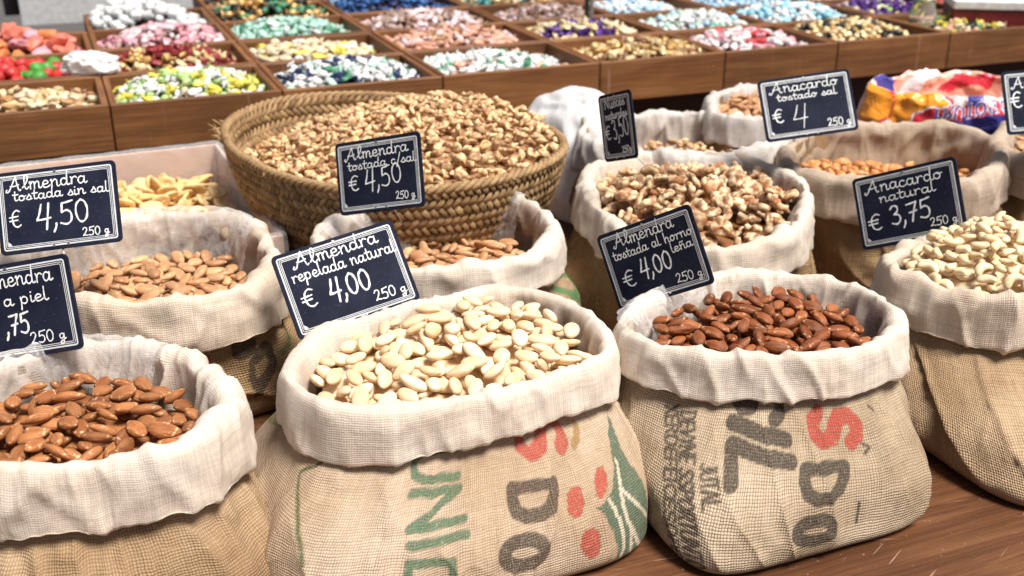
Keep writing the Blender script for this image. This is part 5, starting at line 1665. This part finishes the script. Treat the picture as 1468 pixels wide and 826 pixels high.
def basket():
    cx, cy = rimb.c
    root = empty('straw_basket', (cx, cy, 0), 'large plaited straw basket heaped with walnuts', 'basket')
    zr = 0.205
    prof = [(1.0, 1.0), (0.985, 0.86), (0.955, 0.72), (0.915, 0.58), (0.86, 0.44), (0.80, 0.30), (0.72, 0.16), (0.62, 0.03)]
    def surf(th, h, off):
        ks = np.interp(h, [p[1] for p in prof][::-1], [p[0] for p in prof][::-1])
        r = rimb.r(np.array([th]))[0] * ks + off
        dz = (rimb.z(np.array([th]))[0] - zr) * h
        return np.array((r * math.cos(th), r * math.sin(th), zr * h + dz))
    # smooth wall underneath
    nth, nh = 120, 24
    for off, nm in ((-0.004, 'inner_wall'), (0.0, 'outer_wall')):
        P = np.array([[surf(2 * math.pi * i / nth, 0.01 + 0.985 * j / (nh - 1), off - .003) for j in range(nh)] for i in range(nth)])
        me = grid_mesh(nm, P, M['straw'], True)
        at = me.attributes.new('tone', 'FLOAT', 'POINT'); at.data.foreach_set('value', np.full(nth * nh, 0.1, np.float32))
        link(nm, me, root)
    # plaits: rows of leaf strands slanting alternately
    nrow, nleaf = 15, 150
    pieces, tones, nv = [], [], 0
    V, Fc, T = [], [], []
    for side, rows in ((1, range(nrow)), (-1, range(9))):
        for rr in rows:
            hmid = 1.0 - (rr + 0.5) / nrow * 0.98
            dirn = 1 if rr % 2 else -1
            for k in range(nleaf):
                th0 = 2 * math.pi * (k + (0.5 if rr % 2 else 0)) / nleaf
                n = 5
                dth = 2 * math.pi / nleaf * 1.35
                dh = 0.98 / nrow * 1.15
                wd = 0.0040 * random.uniform(0.85, 1.15)
                base = len(V)
                tone = np.clip(random.gauss(0.55, 0.25), 0, 1)
                jit = random.uniform(-0.15, 0.15)
                c_ = []
                for i in range(n):
                    s = i / (n - 1) - 0.5
                    lift = 0.0045 * math.cos(s * math.pi) * random.uniform(.9, 1.1) + 0.0005
                    c_.append(surf(th0 + s * dth, hmid + dirn * s * dh * (1 + jit), side * lift - (0.006 if side < 0 else 0.0)))
                for i in range(n):
                    t = c_[min(i + 1, n - 1)] - c_[max(i - 1, 0)]; t /= np.linalg.norm(t)
                    o_ = np.array((math.cos(th0), math.sin(th0), 0)) * side
                    b = np.cross(t, o_)
                    w_ = wd * (0.75 if i in (0, n - 1) else 1)
                    V += [tuple(c_[i] + b * w_), tuple(c_[i] + o_ * 0.0016), tuple(c_[i] - b * w_)]
                    T += [tone * 0.7, tone, tone * 0.7]
                for i in range(n - 1):
                    a = base + i * 3
                    Fc += [(a, a + 1, a + 4, a + 3), (a + 1, a + 2, a + 5, a + 4)]
    me = mesh_from('plaited_strands', V, Fc, M['straw'])
    at = me.attributes.new('tone', 'FLOAT', 'POINT'); at.data.foreach_set('value', np.array(T, np.float32))
    tag(link('plaited_strands', me, root), kind='stuff')
    # twisted rope rim: two strands winding round each other
    Vs = []
    for s in range(3):
        path = []
        m = 420
        for i in range(m + 1):
            th = 2 * math.pi * i / m
            a = th * 46 + s * 2.094
            p = surf(th, 1.0, 0)
            path.append(p + np.array((math.cos(th) * 0.0042 * math.cos(a), math.sin(th) * 0.0042 * math.cos(a), 0.0042 * math.sin(a) + 0.001)))
        Vs.append(tube_vf(path, 0.0040, 6, caps=False))
    for s, (v_, f_) in enumerate(Vs):
        me = mesh_from('rim_rope', v_, f_, M['straw'])
        at = me.attributes.new('tone', 'FLOAT', 'POINT'); at.data.foreach_set('value', (0.5 + 0.3 * noise(np.array(v_) * 60)).astype(np.float32))
        link('rim_strand', me, root)
    # loose straw ends at the left rim
    fr = []
    for k in range(46):
        th = math.radians(random.gauss(176, 7)) if k < 32 else random.uniform(-3.1, 0)
        p = surf(th, 1.0, 0.004)
        L = random.uniform(0.008, 0.024) if k < 32 else random.uniform(.006, .012)
        d = np.array((math.cos(th) + random.uniform(-.6, .6), math.sin(th) + random.uniform(-.6, .6), random.uniform(-0.5, 0.8))); d /= np.linalg.norm(d)
        fr.append(tube_vf([p, p + d * L * 0.5, p + d * L + np.array((0, 0, random.uniform(-.003, .003)))], [0.0009, 0.0007, 0.0004], 4))
    v_, f_ = join_vf(fr)
    me = mesh_from('loose_straw', v_, f_, M['straw'])
    at = me.attributes.new('tone', 'FLOAT', 'POINT'); at.data.foreach_set('value', np.full(len(v_), 0.9, np.float32))
    tag(link('loose_straw_ends', me, root), kind='stuff')
basket()
def bmound(x, y):
    th = np.arctan2(y, x); r = np.hypot(x, y)
    R = rimb.r(th)
    rho = np.hypot(x - 0.05, y - 0.05) / 0.27
    z = 0.205 - 0.020 + 0.052 * np.clip(1 - rho ** 1.9, -0.5, 1) + 0.05 * (x + 0.02) + 0.004 * noise(np.stack([x * 25, y * 25, x * 0], -1))
    return z - 0.055 * np.clip(-x * 0.75 + y * 0.65 - 0.06, 0, .3)
bb = rimb.rk.max() + 0.01
pk = pack((-bb, bb, -bb, bb), fill_region(rimb, 0.014), bmound, (.0105, .0080, .0060), layers=1.5, tilt=0.7, tries=3, nmax=3500, cell=0.0026)
print('basket', spawn('walnut', walnuts_b, pk, Matrix.Translation(Vector((rimb.c[0], rimb.c[1], 0))), 'amber walnut piece heaped in the straw basket', 'walnut', 'walnut pieces in the straw basket', keep=300, minvis=5, scale=(0.8, 1.25), stuffname='walnut_layer', parent_label='heap of further walnut pieces in the straw basket'))

# ---------------------------------------------------------------- lined carton of banana chips
def carton():
    z = 0.122
    BR = at_z(312, 206, z); FR = at_z(404, 338, z); BL = at_z(-60, 246, z)
    ex = BR - BL; w = np.linalg.norm(ex); ex /= w
    ey = np.array((-ex[1], ex[0], 0)); d = abs((FR - BR) @ ey)
    yaw = math.atan2(ex[1], ex[0])
    c = BR - ex * w / 2 - ey * d / 2
    root = empty('lined_carton', (0, 0, 0), 'cardboard box lined with clear film, holding banana chips', 'box')
    fr = Matrix.Translation(Vector((c[0], c[1], 0))) @ Matrix.Rotation(yaw, 4, 'Z')
    root.matrix_world = fr
    N = NT('pinkish_card'); tc = N.n('ShaderNodeTexCoord').outputs['Object']
    n_ = N.noise(14, 4, tc); N.l(N.mix(n_.outputs[0], (0.60, 0.42, 0.33), (0.52, 0.35, 0.27)), N.p.inputs['Base Color']); N.setp(rough=0.7)
    card = N.m
    tk = 0.005
    for nm, size, cc in (('back_wall', (w, tk, z), (0, d / 2 - tk / 2, z / 2)), ('front_wall', (w, tk, z), (0, -d / 2 + tk / 2, z / 2)), ('side_wall', (tk, d - 2 * tk - .0006, z), (w / 2 - tk / 2, 0, z / 2)), ('side_wall', (tk, d - 2 * tk - .0006, z), (-w / 2 + tk / 2, 0, z / 2)), ('bottom', (w - 2 * tk - .001, d - 2 * tk - .001, tk), (0, 0, tk / 2))):
        link(nm, box_mesh('carton_wall', size, (cc[0], cc[1], cc[2] - (0 if nm != 'bottom' else 0)), 0.0006, card), root)
    # film over the walls: inner skirt, over the rim and down outside
    n = 90
    loop = []
    hw, hd = w / 2, d / 2
    per = [(-hw, -hd), (hw, -hd), (hw, hd), (-hw, hd)]
    for a in range(4):
        p, q = np.array(per[a]), np.array(per[(a + 1) % 4])
        for i in range(n): loop.append(p + (q - p) * i / n)
    loop = np.array(loop)
    prof = [(0.006, -0.060), (0.007, -0.035), (0.006, -0.012), (0.004, 0.001), (-0.001, 0.0045), (-0.007, 0.001), (-0.011, -0.012), (-0.014, -0.04), (-0.017, -0.075), (-0.02, -0.11)]
    nn = loop / np.array((hw, hd)); e = np.abs(nn).max(1, keepdims=True)
    nrm = np.where(np.abs(nn) > 0.999 , np.sign(nn), 0); nrm /= np.linalg.norm(nrm, axis=1, keepdims=True) + 1e-9
    for _ in range(3): nrm = (np.roll(nrm, 1, 0) + nrm + np.roll(nrm, -1, 0)) / 3
    s = np.linspace(0, len(prof) - 1, 40); k = np.clip(s.astype(int), 0, len(prof) - 2); f = s - k
    pr = np.array(prof); po = pr[k, 0] * (1 - f) + pr[k + 1, 0] * f; pz = pr[k, 1] * (1 - f) + pr[k + 1, 1] * f
    P = np.zeros((len(loop), 40, 3))
    P[..., :2] = loop[:, None] + nrm[:, None] * po[None, :, None]
    P[..., 2] = z + pz[None] * (1 + 0.15 * noise(np.stack([loop[:, 0] * 9, loop[:, 1] * 9, loop[:, 0] * 0], 1)))[:, None]
    dsp = 0.0022 * np.clip(ridge(np.stack([P[..., 0] * 26 + P[..., 2] * 14, P[..., 1] * 26 - P[..., 2] * 9, P[..., 2] * 7], -1)), -0.4, 1) + 0.0010 * fbm(P * 22, 2)
    side = np.where(po < -0.003, -1, 1)[None]
    P[..., :2] += (nrm[:, None] * (np.abs(dsp) * side)[..., None])
    P[..., 2] += np.abs(dsp) * 0.5 * (np.abs(po + 0.001) < 0.006)[None]
    link('clear_lining', grid_mesh('clear_lining', P, M['carton_film'], True), root)
    fx, fy = hw - 0.032, hd - 0.032
    chips = [chip_mesh('banana_chip', M['chip'], 0.0185, k * 1.9, hole=k % 3 > 0) for k in range(6)]
    pk = pack((-fx, fx, -fy, fy), lambda x, y: (np.abs(x) < fx) & (np.abs(y) < fy), lambda x, y: 0.082 + 0.020 * np.clip(1 - ((x - 0.06) / 0.2) ** 2, 0, 1) * np.clip(1 - ((y) / 0.2) ** 2, 0, 1) + 0 * x, (.0185, .0165, .0050), layers=2.2, tilt=0.55, tries=3, cell=0.003, nmax=700)
    print('chips', spawn('banana_chip', chips, pk, fr, 'dried banana chip in the film lined box', 'banana chip', 'banana chips in the lined box', keep=300, minvis=6, stuffname='banana_chip_layer', parent_label='lower layer of banana chips in the lined box'))
M['carton_film'] = film('carton_film', 0.22)
carton()

# clear liners inside some sacks
def liner(rim, label, seed, arc=(0, 360), dip=0.06, off=-0.014, up=0.006):
    n = 160
    th = np.radians(np.linspace(arc[0], arc[1], n))
    nv = 26
    t = np.linspace(0, 1, nv)
    R = rim.r(th); Z = rim.z(th)
    P = np.zeros((n, nv, 3))
    o = np.interp(t, [0, 0.12, 0.25, 1], [0.010, -0.002, off, off - 0.012])
    z = np.interp(t, [0, 0.12, 0.25, 1], [0.002, up + .004, -0.004, -dip])
    d = 0.004 * fbm(np.stack([np.cos(th)[:, None] * 6 + 0 * t, np.sin(th)[:, None] * 6 + 0 * t, t[None] * 2 + seed + 0 * th[:, None]], -1), 3) + 0.005 * np.clip(ridge(np.stack([np.cos(th)[:, None] * 7 + t * 1.5, np.sin(th)[:, None] * 7 - t, 0 * th[:, None] + t * 1.2 + seed], -1)), -0.3, 1)
    RR = R[:, None] + o[None] - np.abs(d)
    P[..., 0] = rim.c[0] + RR * np.cos(th)[:, None]; P[..., 1] = rim.c[1] + RR * np.sin(th)[:, None]; P[..., 2] = Z[:, None] + z[None]
    return P
for rim_, nm, sd, arc in ((rim1, 'front left almond sack', 1, (60, 175)), (rim5, 'second row tan almond sack', 2, (30, 200)), (rim6, 'tan almond sack behind the centre', 3, (40, 200)), (rim3, 'roasted almond sack', 4, (110, 200))):
    P = liner(rim_, nm, sd, arc)
    root = [o for o in bpy.data.objects if o.name.startswith('burlap_sack') and o.parent is None and abs(o.location.x - rim_.c[0]) < 1e-4][0]
    me = grid_mesh('clear_liner', P - np.array((rim_.c[0], rim_.c[1], 0)), M['liner'], False)
    link('clear_liner', me, root)

# ---------------------------------------------------------------- price signs
make_sign([(-8, 247), (163, 231), (178, 343), (0, 370)], 1.26, [
    ('ALmendra', .10, .765, .76, .765, .17, .028), ('tostada sin sal', .14, .640, .93, .625, .13, .025),
    ('\u20ac', .10, .32, .20, .32, .20, .030), ('4,50', .32, .28, .76, .30, .27, .040), ('250 g', .68, .12, .90, .12, .10, .023)],
    'price card reading Almendra tostada sin sal, at the left edge', pinvis=True)
make_sign([(-84, 388), (96, 369), (118, 494), (-56, 534)], 1.10, [
    ('ALmendra', .22, .755, .86, .755, .18, .030), ('a piel', .44, .56, .80, .56, .14, .029), (',75', .42, .26, .62, .26, .21, .044), ('250 g', .60, .13, .88, .13, .12, .025)],
    'price card ending in piel, cut by the left edge above the brown almonds', pinvis=True)
make_sign([(477, 204), (601, 191), (607, 293), (487, 313)], 1.36, [
    ('ALmendra', .12, .745, .86, .765, .17, .030), ('tostada c/sal', .14, .60, .94, .62, .13, .026), ('\u20ac', .14, .32, .27, .32, .20, .034), ('4,50', .34, .31, .78, .37, .26, .036), ('250 g', .68, .14, .90, .14, .10, .025)],
    'price card reading Almendra tostada c/sal, in front of the basket')
make_sign([(388, 370), (562, 312), (605, 430), (431, 487)], 1.235, [
    ('ALmendra', .15, .79, .84, .79, .17, .030), ('repelada natural', .10, .635, .95, .625, .15, .027), ('\u20ac', .12, .32, .24, .32, .20, .034), ('4,00', .34, .31, .68, .31, .24, .044), ('250 g', .66, .145, .92, .145, .12, .025)],
    'price card reading Almendra repelada natural, above the blanched almonds')
make_sign([(855, 136), (904, 130), (913, 224), (868, 236)], 1.48, [
    ('Nueces', .20, .78, .80, .80, .16, .030), ('naturales', .18, .62, .84, .64, .12, .034), ('\u20ac', .12, .33, .30, .33, .20, .038), ('3,50', .36, .32, .86, .36, .28, .038), ('250g', .58, .11, .86, .12, .09, .028)],
    'narrow looking price card turned sideways reading Nueces naturales', rho=0.8)
make_sign([(851, 338), (986, 295), (1022, 404), (887, 450)], 1.235, [
    ('ALmendra', .16, .78, .80, .80, .17, .030), ('tostada al horno', .11, .625, .95, .645, .13, .026), ('len~a', .70, .50, .92, .51, .12, .025), ('\u20ac', .14, .26, .28, .26, .20, .034), ('4,00', .34, .33, .68, .33, .22, .044), ('250 g', .66, .13, .92, .13, .11, .025)],
    'price card reading Almendra tostada al horno lena, above the roasted almonds')
make_sign([(1084, 117), (1217, 97), (1231, 186), (1100, 204)], 1.62, [
    ('Anacardo', .12, .76, .86, .765, .17, .028), ('tostado sal', .18, .625, .83, .625, .12, .026), ('\u20ac', .11, .29, .23, .29, .21, .036), ('4', .32, .20, .50, .20, .33, .024), ('250 g', .68, .12, .93, .12, .12, .028)],
    'price card reading Anacardo tostado sal, in front of the trays')
make_sign([(1217, 256), (1368, 226), (1384, 330), (1236, 362)], 1.42, [
    ('Anacardo', .12, .755, .86, .755, .17, .030), ('natural', .24, .60, .78, .61, .14, .028), ('\u20ac', .10, .24, .24, .24, .21, .036), ('3,75', .32, .26, .72, .29, .25, .044), ('250 g', .68, .155, .93, .155, .11, .025)],
    'price card reading Anacardo natural, above the raw cashews')
make_sign([(1435, 103), (1568, 92), (1580, 182), (1444, 194)], 1.62, [
    ('Au', .10, .72, .32, .72, .18, .030), ('\u20ac', .07, .42, .20, .42, .24, .040)],
    'price card cut off by the right edge, starting with Au')
